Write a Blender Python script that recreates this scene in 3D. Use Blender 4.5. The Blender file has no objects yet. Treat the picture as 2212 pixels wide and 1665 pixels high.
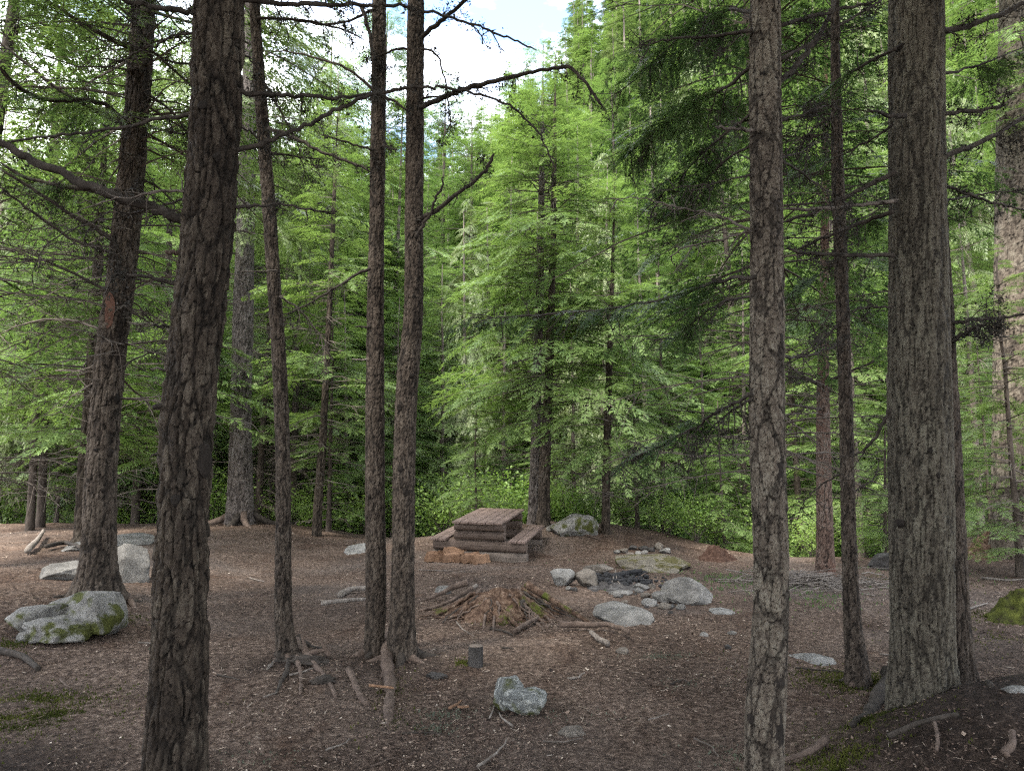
import bpy, bmesh, math
import numpy as np
from mathutils import Vector, Matrix

# ---------------------------------------------------------------- camera, sky, sun, exposure
S = bpy.context.scene
C = S.collection
TH = math.radians(6.8)
EYE = np.array([0.0, 0.0, 1.6])
FPX = 1536.0
cam = bpy.data.cameras.new("camera")
cam.sensor_width = 36.0
cam.lens = 36.0 * FPX / 2212.0
cam.clip_start = 0.05
cam.clip_end = 2000.0
cam_o = bpy.data.objects.new("camera", cam)
cam_o.location = EYE
cam_o.rotation_euler = (math.pi / 2 + TH, 0, 0)
C.objects.link(cam_o)
S.camera = cam_o

SUN_EL, SUN_AZ = math.radians(56), math.radians(-138)      # azimuth from +Y towards +X
world = bpy.data.worlds.new("World")
S.world = world
world.use_nodes = True
wn, wl = world.node_tree.nodes, world.node_tree.links
wn.clear()
w_out = wn.new("ShaderNodeOutputWorld")
w_bg = wn.new("ShaderNodeBackground")
w_bg.inputs["Strength"].default_value = 0.15
w_sky = wn.new("ShaderNodeTexSky")
w_sky.sky_type = 'NISHITA'
w_sky.sun_disc = False
w_sky.sun_elevation = SUN_EL
w_sky.sun_rotation = SUN_AZ
w_tc = wn.new("ShaderNodeTexCoord")
w_map = wn.new("ShaderNodeMapping")
w_map.inputs["Scale"].default_value = (1.0, 1.0, 2.2)
w_noise = wn.new("ShaderNodeTexNoise")
w_noise.inputs["Scale"].default_value = 2.6
w_noise.inputs["Detail"].default_value = 7.0
w_noise.inputs["Roughness"].default_value = 0.55
w_ramp = wn.new("ShaderNodeValToRGB")
w_ramp.color_ramp.elements[0].position = 0.40
w_ramp.color_ramp.elements[1].position = 0.58
w_mix = wn.new("ShaderNodeMix")
w_mix.data_type = 'RGBA'
w_mix.inputs[7].default_value = (8.6, 8.7, 8.9, 1)
wl.new(w_tc.outputs["Generated"], w_map.inputs["Vector"])
wl.new(w_map.outputs["Vector"], w_noise.inputs["Vector"])
wl.new(w_noise.outputs["Fac"], w_ramp.inputs["Fac"])
wl.new(w_ramp.outputs["Color"], w_mix.inputs[0])
wl.new(w_sky.outputs["Color"], w_mix.inputs[6])
wl.new(w_mix.outputs[2], w_bg.inputs["Color"])
wl.new(w_bg.outputs["Background"], w_out.inputs["Surface"])

sun = bpy.data.lights.new("sun", 'SUN')
sun.energy = 3.2
sun.angle = math.radians(11)
sun.color = (1.0, 0.95, 0.86)
sun_o = bpy.data.objects.new("sun", sun)
sd = Vector((math.sin(SUN_AZ) * math.cos(SUN_EL), math.cos(SUN_AZ) * math.cos(SUN_EL), math.sin(SUN_EL)))
sun_o.rotation_euler = sd.to_track_quat('Z', 'Y').to_euler()
sun_o.location = (0, 0, 40)
C.objects.link(sun_o)

S.view_settings.view_transform = 'Standard'
S.view_settings.look = 'None'
S.view_settings.gamma = 1.0
S.view_settings.exposure = 2.55
S.render.engine = 'CYCLES'
S.cycles.max_bounces = 5
S.cycles.diffuse_bounces = 4
S.cycles.glossy_bounces = 1
S.cycles.transmission_bounces = 4
S.cycles.caustics_reflective = False
S.cycles.caustics_refractive = False
S.cycles.use_denoising = False
S.cycles.use_adaptive_sampling = False
S.cycles.sample_clamp_indirect = 4.0
S.cycles.filter_width = 1.3

# ---------------------------------------------------------------- numbers: noise, voronoi, view rays
R_ = np.random.default_rng(11)


def hash3(ix, iy, iz, seed=0):
    h = (ix.astype(np.int64) * 374761393 + iy.astype(np.int64) * 668265263 + iz.astype(np.int64) * 2147483647 + seed * 974634533) & 0xFFFFFFFF
    h = ((h ^ (h >> 13)) * 1274126177) & 0xFFFFFFFF
    h = ((h ^ (h >> 15)) * 2246822519) & 0xFFFFFFFF
    h = h ^ (h >> 16)
    return (h & 0xFFFFFF) / float(0x1000000)


def vnoise(P, seed=0):
    F = np.floor(P)
    f = P - F
    f = f * f * (3 - 2 * f)
    i = F.astype(np.int64)
    out = 0
    for dx in (0, 1):
        wx = f[:, 0] if dx else 1 - f[:, 0]
        for dy in (0, 1):
            wy = f[:, 1] if dy else 1 - f[:, 1]
            for dz in (0, 1):
                wz = f[:, 2] if dz else 1 - f[:, 2]
                out = out + wx * wy * wz * hash3(i[:, 0] + dx, i[:, 1] + dy, i[:, 2] + dz, seed)
    return out * 2 - 1


def fbm(P, oct=4, seed=0, gain=0.5):
    P = np.asarray(P, float)
    if P.shape[1] == 2:
        P = np.c_[P, np.zeros(len(P))]
    a, s, t = 1.0, 0, 0.0
    for k in range(oct):
        s = s + a * vnoise(P * 2.0 ** k + 17.3 * k, seed + k)
        t += a
        a *= gain
    return s / t


def voro(P, seed=0, jit=0.9):
    """distance to the two nearest cell points, a random number and the offset from the nearest one"""
    i = np.floor(P).astype(np.int64)
    n = len(P)
    d1 = np.full(n, 9e9); d2 = np.full(n, 9e9); rid = np.zeros(n); off = np.zeros((n, 3))
    for dx in (-1, 0, 1):
        for dy in (-1, 0, 1):
            for dz in (-1, 0, 1):
                c = i + (dx, dy, dz)
                q = np.stack([hash3(c[:, 0], c[:, 1], c[:, 2], seed + k) for k in (0, 1, 2)], 1) * jit + c + (1 - jit) / 2
                v = P - q
                d = np.sqrt((v * v).sum(1))
                m = d < d1
                d2 = np.where(m, d1, np.minimum(d2, d))
                rid = np.where(m, hash3(c[:, 0], c[:, 1], c[:, 2], seed + 9), rid)
                off[m] = v[m]
                d1 = np.where(m, d, d1)
    return d1, d2, rid, off


def sstep(a, b, x):
    t = np.clip((x - a) / (b - a), 0, 1)
    return t * t * (3 - 2 * t)


def at(px, py, Y):
    """point on the view ray of a photo position (2212 px wide frame) at ground distance Y, with its depth"""
    dx, dz = (px - 1106) / FPX, -(py - 832.5) / FPX
    d = np.array([dx, math.cos(TH) - dz * math.sin(TH), math.sin(TH) + dz * math.cos(TH)])
    t = Y / d[1]
    return EYE + d * t, t


def bump(x, y, cx, cy, sx, sy):
    return np.exp(-((x - cx) / sx) ** 2 - ((y - cy) / sy) ** 2)


def terrain(x, y):
    x = np.asarray(x, float); y = np.asarray(y, float)
    z = 0.05 * fbm(np.stack([x.ravel() * 0.45, y.ravel() * 0.45], 1), 3, 5).reshape(x.shape) * sstep(1, 4, y)
    z = z + 0.34 * sstep(-2.6, -6.2, x) * sstep(4.2, 8.0, y)                       # rise on the left
    md = np.sqrt(((x - 3.2) / 1.75) ** 2 + ((y - 3.95) / 1.15) ** 2)
    z = z + 0.46 * (1 - sstep(0.22, 1.05, md))                                     # root mound, right
    z = z + 0.50 * bump(x, y, 1.0, 15.6, 2.6, 1.7)                                 # mound behind the table
    z = z + 0.06 * bump(x, y, -1.1, 6.3, 1.0, 0.6)
    z = z + 0.45 * sstep(7.5, 12, x) * sstep(8, 14, y)
    ye = 17.4 - 0.7 * sstep(-4, -1, x) - 3.6 * sstep(2.6, 5.0, x) + 2.4 * sstep(6.5, 9.5, x)
    z = z - 2.4 * sstep(0, 7, y - ye)
    hill = np.maximum(0, y - 33)
    slope = np.interp(x, [-40, -6, 4, 24], [0.50, 0.56, 0.64, 0.92])
    rise = slope * (np.sqrt(hill * hill + 36) - 6)
    z = z + np.minimum(rise, 110)
    far = sstep(28, 50, y)
    z = z + far * 2.0 * fbm(np.stack([x.ravel() * 0.06, y.ravel() * 0.06], 1), 3, 8).reshape(x.shape)
    return z


def tz(x, y):
    return float(terrain(np.array([x]), np.array([y]))[0])


def ground_at(px, py):
    lo = None
    for Y in np.arange(2.0, 40, 0.1):
        p, t = at(px, py, Y)
        if p[2] < tz(p[0], p[1]):
            a, b = Y - 0.1, Y
            for _ in range(20):
                m = (a + b) / 2
                p, t = at(px, py, m)
                if p[2] < tz(p[0], p[1]): b = m
                else: a = m
            return p, t
    return at(px, py, 17.0)


# ---------------------------------------------------------------- mesh building
class MB:
    def __init__(self):
        self.V, self.F3, self.F4, self.A3, self.A4, self.n = [], [], [], [], [], 0

    def add(self, V, T=None, Q=None, tint=0.5):
        V = np.asarray(V, float).reshape(-1, 3)
        if T is not None and len(T):
            T = np.asarray(T, np.int64)
            self.F3.append(T + self.n)
            self.A3.append(np.broadcast_to(np.asarray(tint, float), (len(T),)))
        if Q is not None and len(Q):
            Q = np.asarray(Q, np.int64)
            self.F4.append(Q + self.n)
            self.A4.append(np.broadcast_to(np.asarray(tint, float), (len(Q),)))
        self.V.append(V)
        self.n += len(V)
        return self

    def mesh(self, name, mat, smooth=True, pattr=None):
        V = np.concatenate(self.V)
        F3 = np.concatenate(self.F3) if self.F3 else np.zeros((0, 3), np.int64)
        F4 = np.concatenate(self.F4) if self.F4 else np.zeros((0, 4), np.int64)
        A = np.concatenate((self.A3 or [np.zeros(0)]) + (self.A4 or [np.zeros(0)]))
        me = bpy.data.meshes.new(name)
        me.vertices.add(len(V))
        me.vertices.foreach_set("co", V.astype(np.float32).ravel())
        me.loops.add(len(F3) * 3 + len(F4) * 4)
        me.loops.foreach_set("vertex_index", np.concatenate([F3.ravel(), F4.ravel()]).astype(np.int32))
        me.polygons.add(len(F3) + len(F4))
        st = np.concatenate([np.arange(len(F3)) * 3, len(F3) * 3 + np.arange(len(F4)) * 4]).astype(np.int32)
        me.polygons.foreach_set("loop_start", st)
        me.polygons.foreach_set("use_smooth", np.full(len(st), bool(smooth)))
        a = me.attributes.new("tint", 'FLOAT', 'FACE')
        a.data.foreach_set("value", A.astype(np.float32))
        for k, v in (pattr or {}).items():
            a = me.attributes.new(k, 'FLOAT', 'POINT')
            a.data.foreach_set("value", np.asarray(v, np.float32))
        me.update(calc_edges=True)
        me.validate()
        for m in (mat if isinstance(mat, (list, tuple)) else [mat]):
            me.materials.append(m)
        return me

    def obj(self, name, mat, parent=None, smooth=True, pattr=None, local=None):
        if local is not None:
            self.V = [v - np.asarray(local) for v in self.V]
        o = bpy.data.objects.new(name, self.mesh(name, mat, smooth, pattr))
        C.objects.link(o)
        if local is not None and parent is None:
            o.location = local
        if parent is not None:
            o.parent = parent
        return o


def link_mesh(name, me, parent=None):
    o = bpy.data.objects.new(name, me)
    C.objects.link(o)
    if parent is not None:
        o.parent = parent
    return o


def tag(o, label=None, cat=None, group=None, kind=None):
    if label: o["label"] = label
    if cat: o["category"] = cat
    if group: o["group"] = group
    if kind: o["kind"] = kind
    return o


def thing(name, loc, label, cat, group=None, rz=0.0):
    o = bpy.data.objects.new(name, None)
    o.empty_display_size = 0.2
    C.objects.link(o)
    o.location = loc
    o.rotation_euler = (0, 0, rz)
    return tag(o, label, cat, group)


def tube(P, r, k=6, cap=True, wob=0.0, rng=None):
    # wob: smooth lumps along the tube
    P = np.asarray(P, float)
    n = len(P)
    r = np.broadcast_to(np.asarray(r, float), (n,))
    T = np.gradient(P, axis=0)
    T /= np.linalg.norm(T, axis=1)[:, None] + 1e-12
    m = np.abs(T.mean(0))
    ref = np.eye(3)[int(np.argmin(m))]
    A = np.cross(T, ref); A /= np.linalg.norm(A, axis=1)[:, None] + 1e-12
    B = np.cross(T, A)
    th = np.arange(k) * 2 * math.pi / k
    rr = r[:, None] * np.ones(k)
    if wob and rng is not None:
        w_ = rng.uniform(-1, 1, (n, k))
        w_[1:-1] = (w_[:-2] + w_[1:-1] + w_[2:]) / 2.2
        rr = rr * (1 + wob * 0.8 * w_)
    V = P[:, None, :] + rr[:, :, None] * (np.cos(th)[None, :, None] * A[:, None, :] + np.sin(th)[None, :, None] * B[:, None, :])
    V = V.reshape(-1, 3)
    i = np.arange(n - 1)[:, None] * k
    j = np.arange(k)[None, :]
    jn = (j + 1) % k
    Q = np.stack([i + j, i + jn, i + k + jn, i + k + j], -1).reshape(-1, 4)
    tris = None
    if cap:
        V = np.vstack([V, P[0], P[-1]])
        c0, c1 = n * k, n * k + 1
        jj = np.arange(k)
        tris = np.vstack([np.stack([np.full(k, c0), (jj + 1) % k, jj], 1), np.stack([np.full(k, c1), (n - 1) * k + jj, (n - 1) * k + (jj + 1) % k], 1)])
    return V, tris, Q


def resample(P, n):
    """smooth curve through points: cumulative chord length, then Catmull-Rom like blending"""
    P = np.asarray(P, float)
    s = np.r_[0, np.cumsum(np.linalg.norm(np.diff(P, axis=0), axis=1))]
    u = np.linspace(0, s[-1], n)
    out = np.stack([np.interp(u, s, P[:, k]) for k in range(P.shape[1])], 1)
    for _ in range(2):
        q = out.copy()
        q[1:-1] = 0.25 * out[:-2] + 0.5 * out[1:-1] + 0.25 * out[2:]
        out = q
    return out


def rock_mesh(seed, sub=4, cuts=7, rough=.10, flat=.0):
    rng = np.random.default_rng(seed)
    bm = bmesh.new()
    bmesh.ops.create_icosphere(bm, subdivisions=sub, radius=1.0)
    V = np.array([v.co[:] for v in bm.verts]); T = np.array([[v.index for v in f.verts] for f in bm.faces])
    bm.free()
    V = V * (1 + .30 * fbm(V * 1.1 + seed, 2, seed)[:, None])
    for k in range(cuts):
        nrm = rng.normal(size=3) * (1, 1, .8); nrm /= np.linalg.norm(nrm)
        d = rng.uniform(.55, .86)
        over = np.maximum(0, V @ nrm - d)
        V = V - over[:, None] * nrm * .93
    V = V * (1 + rough * fbm(V * 3.1 + seed, 4, seed + 3, .55)[:, None])
    lo, hi = V.min(0), V.max(0)
    V = (V - (lo + hi) / 2) / (hi - lo)      # unit box
    return V, T


# ---------------------------------------------------------------- materials
def nodes_of(name):
    m = bpy.data.materials.new(name)
    m.use_nodes = True
    nt = m.node_tree
    nt.nodes.clear()
    return m, nt, nt.nodes, nt.links


def N(nt, typ, **kw):
    n = nt.nodes.new(typ)
    for k, v in kw.items():
        if k in ("operation", "data_type", "blend_type", "attribute_name", "feature", "distance", "noise_dimensions"):
            setattr(n, k, v)
        else:
            n.inputs[k.replace("_", " ")].default_value = v
    return n


def ramp(nt, stops):
    r = nt.nodes.new("ShaderNodeValToRGB")
    e = r.color_ramp.elements
    while len(e) < len(stops):
        e.new(0.5)
    for x, (p, c) in zip(e, stops):
        x.position = p
        x.color = (*c, 1) if len(c) == 3 else c
    return r


def mixc(nt, fac, a, b, blend='MIX'):
    m = nt.nodes.new("ShaderNodeMix")
    m.data_type = 'RGBA'
    m.blend_type = blend
    for s, v in ((0, fac), (6, a), (7, b)):
        if isinstance(v, bpy.types.NodeSocket):
            nt.links.new(v, m.inputs[s])
        elif s == 0:
            m.inputs[0].default_value = v
        else:
            m.inputs[s].default_value = (*v, 1)
    return m.outputs[2]


def noise_fac(nt, scale, detail=4, rough=0.55, stretch=None, coord="Object", dist=0.0):
    tc = nt.nodes.new("ShaderNodeTexCoord")
    n = nt.nodes.new("ShaderNodeTexNoise")
    n.inputs["Scale"].default_value = scale
    n.inputs["Detail"].default_value = detail
    n.inputs["Roughness"].default_value = rough
    n.inputs["Distortion"].default_value = dist
    if stretch:
        mp = nt.nodes.new("ShaderNodeMapping")
        mp.inputs["Scale"].default_value = stretch
        nt.links.new(tc.outputs[coord], mp.inputs["Vector"])
        nt.links.new(mp.outputs["Vector"], n.inputs["Vector"])
    else:
        nt.links.new(tc.outputs[coord], n.inputs["Vector"])
    return n.outputs["Fac"]


def finish(nt, col, rough=0.9, spec=0.2, bump_src=None, bump_str=0.4, bump_dist=0.01, trans=0.0, trans_col=None):
    out = nt.nodes.new("ShaderNodeOutputMaterial")
    p = nt.nodes.new("ShaderNodeBsdfPrincipled")
    if isinstance(col, bpy.types.NodeSocket):
        nt.links.new(col, p.inputs["Base Color"])
    else:
        p.inputs["Base Color"].default_value = (*col, 1)
    p.inputs["Roughness"].default_value = rough
    p.inputs["Specular IOR Level"].default_value = spec
    if bump_src is not None:
        b = nt.nodes.new("ShaderNodeBump")
        b.inputs["Strength"].default_value = bump_str
        b.inputs["Distance"].default_value = bump_dist
        nt.links.new(bump_src, b.inputs["Height"])
        nt.links.new(b.outputs["Normal"], p.inputs["Normal"])
    if trans:
        t = nt.nodes.new("ShaderNodeBsdfTranslucent")
        src = trans_col if trans_col is not None else col
        if isinstance(src, bpy.types.NodeSocket):
            nt.links.new(src, t.inputs["Color"])
        else:
            t.inputs["Color"].default_value = (*src, 1)
        mx = nt.nodes.new("ShaderNodeMixShader")
        mx.inputs[0].default_value = trans
        nt.links.new(p.outputs[0], mx.inputs[1])
        nt.links.new(t.outputs[0], mx.inputs[2])
        nt.links.new(mx.outputs[0], out.inputs["Surface"])
    else:
        nt.links.new(p.outputs[0], out.inputs["Surface"])


def attr(nt, name):
    a = nt.nodes.new("ShaderNodeAttribute")
    a.attribute_name = name
    return a.outputs["Fac"]


def math_(nt, op, a, b):
    m = nt.nodes.new("ShaderNodeMath")
    m.operation = op
    for i, v in enumerate((a, b)):
        if isinstance(v, bpy.types.NodeSocket): nt.links.new(v, m.inputs[i])
        else: m.inputs[i].default_value = v
    return m.outputs[0]


def bark_mat(name, dark, mid, lich, lich_at=0.62, red=None, scale=1.0):
    m, nt, n, l = nodes_of(name)
    pl = attr(nt, "plate")
    big = noise_fac(nt, 2.3 * scale, 3)
    fine = noise_fac(nt, 38 * scale, 5, 0.65, (1, 1, 0.35))
    fine2 = noise_fac(nt, 120 * scale, 3, 0.7, (1, 1, 0.5))
    f = math_(nt, 'ADD', math_(nt, 'MULTIPLY', pl, 0.42), math_(nt, 'MULTIPLY', math_(nt, 'SUBTRACT', fine, 0.22), 0.95))
    f = math_(nt, 'ADD', f, math_(nt, 'MULTIPLY', math_(nt, 'SUBTRACT', fine2, 0.5), 0.6))
    f = math_(nt, 'ADD', f, math_(nt, 'MULTIPLY', math_(nt, 'SUBTRACT', big, 0.5), 0.7))
    c = ramp(nt, [(0.18, dark), (0.48, mid), (lich_at, lich)])
    nt.links.new(f, c.inputs["Fac"])
    fissure_dark = ramp(nt, [(0.10, (1, 1, 1)), (0.62, (0, 0, 0))])
    nt.links.new(attr(nt, "fissure"), fissure_dark.inputs["Fac"])
    col = mixc(nt, fissure_dark.outputs["Color"], c.outputs["Color"], tuple(0.42 * x for x in dark))  # fissures coloured darker than the plates around them
    if red:
        rr = ramp(nt, [(0.52, (0, 0, 0)), (0.66, (1, 1, 1))])
        nt.links.new(noise_fac(nt, 3.1, 4, 0.6, (1, 1, 0.5)), rr.inputs["Fac"])
        col = mixc(nt, rr.outputs["Color"], col, red)
    finish(nt, col, 0.92, 0.15, math_(nt, 'ADD', fine, math_(nt, 'MULTIPLY', fine2, 0.5)), 1.0, 0.012)
    return m


def leaf_mat(name, c0, c1, c2, trans=0.35, rough=0.5, spec=0.3, vary=0.5):
    m, nt, n, l = nodes_of(name)
    oi = nt.nodes.new("ShaderNodeObjectInfo")
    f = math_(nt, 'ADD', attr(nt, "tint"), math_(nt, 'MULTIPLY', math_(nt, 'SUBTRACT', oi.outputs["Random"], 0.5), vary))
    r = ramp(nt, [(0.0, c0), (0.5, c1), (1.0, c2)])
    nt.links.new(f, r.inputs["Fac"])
    tr = mixc(nt, 1.0, r.outputs["Color"], (1.15, 1.2, 0.82), 'MULTIPLY')
    finish(nt, r.outputs["Color"], rough, spec, trans=trans, trans_col=tr)
    return m


M = {}
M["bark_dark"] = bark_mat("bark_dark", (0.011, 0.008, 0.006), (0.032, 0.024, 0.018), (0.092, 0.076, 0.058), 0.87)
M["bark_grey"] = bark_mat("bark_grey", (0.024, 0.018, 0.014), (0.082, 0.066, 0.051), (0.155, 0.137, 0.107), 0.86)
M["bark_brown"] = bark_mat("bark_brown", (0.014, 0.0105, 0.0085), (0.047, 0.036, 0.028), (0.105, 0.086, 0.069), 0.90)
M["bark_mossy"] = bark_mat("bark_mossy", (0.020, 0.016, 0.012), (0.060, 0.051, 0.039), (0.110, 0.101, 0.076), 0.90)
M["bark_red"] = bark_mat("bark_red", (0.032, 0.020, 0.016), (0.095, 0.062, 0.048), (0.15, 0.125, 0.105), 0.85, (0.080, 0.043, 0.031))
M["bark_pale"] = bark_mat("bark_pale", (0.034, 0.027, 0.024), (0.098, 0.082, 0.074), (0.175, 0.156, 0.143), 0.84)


def simple_bark(name, a, b):
    m, nt, n, l = nodes_of(name)
    f = noise_fac(nt, 14, 5, 0.65, (1, 1, 0.25))
    r = ramp(nt, [(0.3, a), (0.7, b)])
    nt.links.new(f, r.inputs["Fac"])
    finish(nt, r.outputs["Color"], 0.92, 0.15, f, 0.8, 0.02)
    return m


M["bark_far"] = simple_bark("bark_far", (0.055, 0.042, 0.036), (0.17, 0.14, 0.125))
M["bark_thin"] = simple_bark("bark_thin", (0.020, 0.015, 0.012), (0.075, 0.060, 0.050))
M["dead_wood"] = simple_bark("dead_wood", (0.016, 0.013, 0.011), (0.050, 0.041, 0.034))
M["dead_twig"] = simple_bark("dead_twig", (0.045, 0.037, 0.031), (0.12, 0.10, 0.085))
M["grey_wood"] = simple_bark("grey_wood", (0.065, 0.052, 0.044), (0.20, 0.175, 0.152))
M["root_wood"] = simple_bark("root_wood", (0.036, 0.025, 0.020), (0.115, 0.085, 0.068))
M["black_lichen"] = simple_bark("black_lichen", (0.014, 0.013, 0.011), (0.04, 0.036, 0.030))
M["hemlock"] = leaf_mat("hemlock", (0.038, 0.070, 0.021), (0.086, 0.146, 0.042), (0.146, 0.212, 0.064), 0.43)
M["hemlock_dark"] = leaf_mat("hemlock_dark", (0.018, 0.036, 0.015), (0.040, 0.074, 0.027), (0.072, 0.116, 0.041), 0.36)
M["hemlock_bright"] = leaf_mat("hemlock_bright", (0.046, 0.084, 0.025), (0.100, 0.162, 0.048), (0.166, 0.230, 0.074), 0.43)
M["fir"] = leaf_mat("fir", (0.044, 0.074, 0.026), (0.090, 0.140, 0.046), (0.145, 0.200, 0.072), 0.38)
M["cedar"] = leaf_mat("cedar", (0.056, 0.082, 0.032), (0.108, 0.144, 0.060), (0.170, 0.205, 0.092), 0.40)
M["broadleaf"] = leaf_mat("broadleaf", (0.080, 0.142, 0.030), (0.155, 0.240, 0.054), (0.225, 0.310, 0.086), 0.48)
M["moss"] = leaf_mat("moss", (0.018, 0.023, 0.006), (0.046, 0.053, 0.012), (0.090, 0.092, 0.022), 0.15, 0.9, 0.05)
M["hang_lichen"] = leaf_mat("hang_lichen", (0.06, 0.068, 0.052), (0.12, 0.13, 0.10), (0.20, 0.205, 0.16), 0.3, 0.9, 0.05)
M["chips"] = None

# ---- ground
m, nt, n, l = nodes_of("needle_duff")
f1 = noise_fac(nt, 0.55, 4)
f2 = noise_fac(nt, 22, 6, 0.7)
f3 = noise_fac(nt, 90, 4, 0.7)
fm = math_(nt, 'ADD', math_(nt, 'MULTIPLY', f2, 0.55), math_(nt, 'MULTIPLY', f3, 0.45))
c1 = ramp(nt, [(0.37, (0.010, 0.0075, 0.006)), (0.47, (0.047, 0.033, 0.0255)), (0.54, (0.099, 0.0735, 0.058)), (0.64, (0.225, 0.180, 0.147))])
nt.links.new(fm, c1.inputs["Fac"])
c2 = ramp(nt, [(0.32, (0.62, 0.58, 0.56)), (0.5, (1.0, 0.96, 0.93)), (0.66, (1.35, 1.30, 1.26))])
nt.links.new(f1, c2.inputs["Fac"])
dirt = ramp(nt, [(0.50, (0, 0, 0)), (0.68, (0.75, 0.75, 0.75))])
nt.links.new(noise_fac(nt, 0.32, 5, 0.6, dist=0.6), dirt.inputs["Fac"])
dcol = ramp(nt, [(0.36, (0.030, 0.025, 0.022)), (0.52, (0.080, 0.068, 0.061)), (0.66, (0.17, 0.150, 0.136))])
nt.links.new(f3, dcol.inputs["Fac"])
drift = ramp(nt, [(0.52, (0, 0, 0)), (0.64, (0.7, 0.7, 0.7))])
nt.links.new(noise_fac(nt, 1.5, 6, 0.65, (1, 0.6, 1), dist=1.0), drift.inputs["Fac"])
base = mixc(nt, drift.outputs["Color"], c1.outputs["Color"], mixc(nt, 1.0, c1.outputs["Color"], (0.62, 0.52, 0.46), 'MULTIPLY'))
base = mixc(nt, dirt.outputs["Color"], base, dcol.outputs["Color"])
col = mixc(nt, 1.0, base, c2.outputs["Color"], 'MULTIPLY')
hc = ramp(nt, [(0.38, (0.008, 0.006, 0.005)), (0.52, (0.026, 0.018, 0.014)), (0.66, (0.075, 0.055, 0.043))])
nt.links.new(fm, hc.inputs["Fac"])
col = mixc(nt, attr(nt, "humus"), col, hc.outputs["Color"])
far = attr(nt, "wild")
wild = ramp(nt, [(0.35, (0.012, 0.020, 0.007)), (0.65, (0.032, 0.050, 0.014))])
nt.links.new(noise_fac(nt, 1.7, 5), wild.inputs["Fac"])
col = mixc(nt, far, col, wild.outputs["Color"])
finish(nt, col, 0.97, 0.1, fm, 0.9, 0.025)
M["ground"] = m

m, nt, n, l = nodes_of("litter_bits")
r = ramp(nt, [(0.0, (0.012, 0.008, 0.007)), (0.35, (0.066, 0.043, 0.033)), (0.6, (0.155, 0.110, 0.084)), (0.85, (0.28, 0.22, 0.17)), (1.0, (0.36, 0.305, 0.25))])
nt.links.new(attr(nt, "tint"), r.inputs["Fac"])
finish(nt, r.outputs["Color"], 0.9, 0.15)
M["chips"] = m


def rock_mat(name, a, b, moss=0.0, speck=0.5, lich=None, moss_col=(0.055, 0.060, 0.010)):
    m, nt, n, l = nodes_of(name)
    big = noise_fac(nt, 5, 5, 0.6)
    fine = noise_fac(nt, 70, 4, 0.75)
    r = ramp(nt, [(0.32, a), (0.68, b)])
    nt.links.new(big, r.inputs["Fac"])
    sp = ramp(nt, [(0.36, (0.3, 0.3, 0.3)), (0.5, (1, 1, 1)), (0.64, (1.7, 1.7, 1.66))])
    nt.links.new(fine, sp.inputs["Fac"])
    col = mixc(nt, speck, r.outputs["Color"], mixc(nt, 1.0, r.outputs["Color"], sp.outputs["Color"], 'MULTIPLY'))
    if lich:
        rr = ramp(nt, [(0.52, (0, 0, 0)), (0.60, (1, 1, 1))])
        nt.links.new(noise_fac(nt, 16, 4, 0.65), rr.inputs["Fac"])
        col = mixc(nt, rr.outputs["Color"], col, lich)
    if moss:
        rr = ramp(nt, [(1.0 - moss - 0.04, (0, 0, 0)), (1.0 - moss + 0.06, (1, 1, 1))])
        nt.links.new(noise_fac(nt, 4.5, 6, 0.62, dist=0.4), rr.inputs["Fac"])
        mc = ramp(nt, [(0.35, tuple(0.45 * x for x in moss_col)), (0.65, moss_col)])
        nt.links.new(noise_fac(nt, 26, 4, 0.7), mc.inputs["Fac"])
        col = mixc(nt, rr.outputs["Color"], col, mc.outputs["Color"])
    finish(nt, col, 0.88, 0.25, math_(nt, 'ADD', fine, big), 0.9, 0.02)
    return m


M["granite"] = rock_mat("granite", (0.064, 0.060, 0.055), (0.185, 0.174, 0.160))
M["granite_moss"] = rock_mat("granite_moss", (0.080, 0.075, 0.069), (0.215, 0.205, 0.19), 0.475)
M["granite_light"] = rock_mat("granite_light", (0.085, 0.081, 0.075), (0.215, 0.206, 0.193))
M["granite_lichen"] = rock_mat("granite_lichen", (0.080, 0.082, 0.078), (0.175, 0.180, 0.174), 0.46, 0.6, (0.25, 0.25, 0.23))
M["stone_brown"] = rock_mat("stone_brown", (0.055, 0.046, 0.038), (0.16, 0.138, 0.115), 0, 0.6)
M["stone_dark"] = rock_mat("stone_dark", (0.018, 0.016, 0.015), (0.06, 0.054, 0.050), 0, 0.6)
M["bedrock"] = rock_mat("bedrock", (0.065, 0.055, 0.041), (0.165, 0.145, 0.113), 0.48, 0.5, None, (0.075, 0.065, 0.018))
M["charcoal"] = rock_mat("charcoal", (0.008, 0.008, 0.009), (0.028, 0.027, 0.028), 0, 0.5)
m, nt, n, l = nodes_of("ash")
f = noise_fac(nt, 18, 6, 0.7)
r = ramp(nt, [(0.3, (0.014, 0.013, 0.0125)), (0.5, (0.045, 0.041, 0.039)), (0.72, (0.12, 0.115, 0.11))])
nt.links.new(f, r.inputs["Fac"])
finish(nt, r.outputs["Color"], 0.97, 0.05, f, 0.8, 0.02)
M["ash"] = m


def wood_mat(name, a, b, stretch=(1, 0.06, 1), scale=30, coat=0.25, rough=0.75):
    m, nt, n, l = nodes_of(name)
    g = noise_fac(nt, scale, 5, 0.65, stretch)
    r = ramp(nt, [(0.3, a), (0.7, b)])
    nt.links.new(g, r.inputs["Fac"])
    w = noise_fac(nt, 4.0, 5, 0.6)
    rr = ramp(nt, [(0.40, (0.78, 0.76, 0.75)), (0.64, (1.12, 1.1, 1.1))])
    nt.links.new(w, rr.inputs["Fac"])
    finish(nt, mixc(nt, 1.0, r.outputs["Color"], rr.outputs["Color"], 'MULTIPLY'), rough, coat, g, 0.35, 0.006)
    return m


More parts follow.
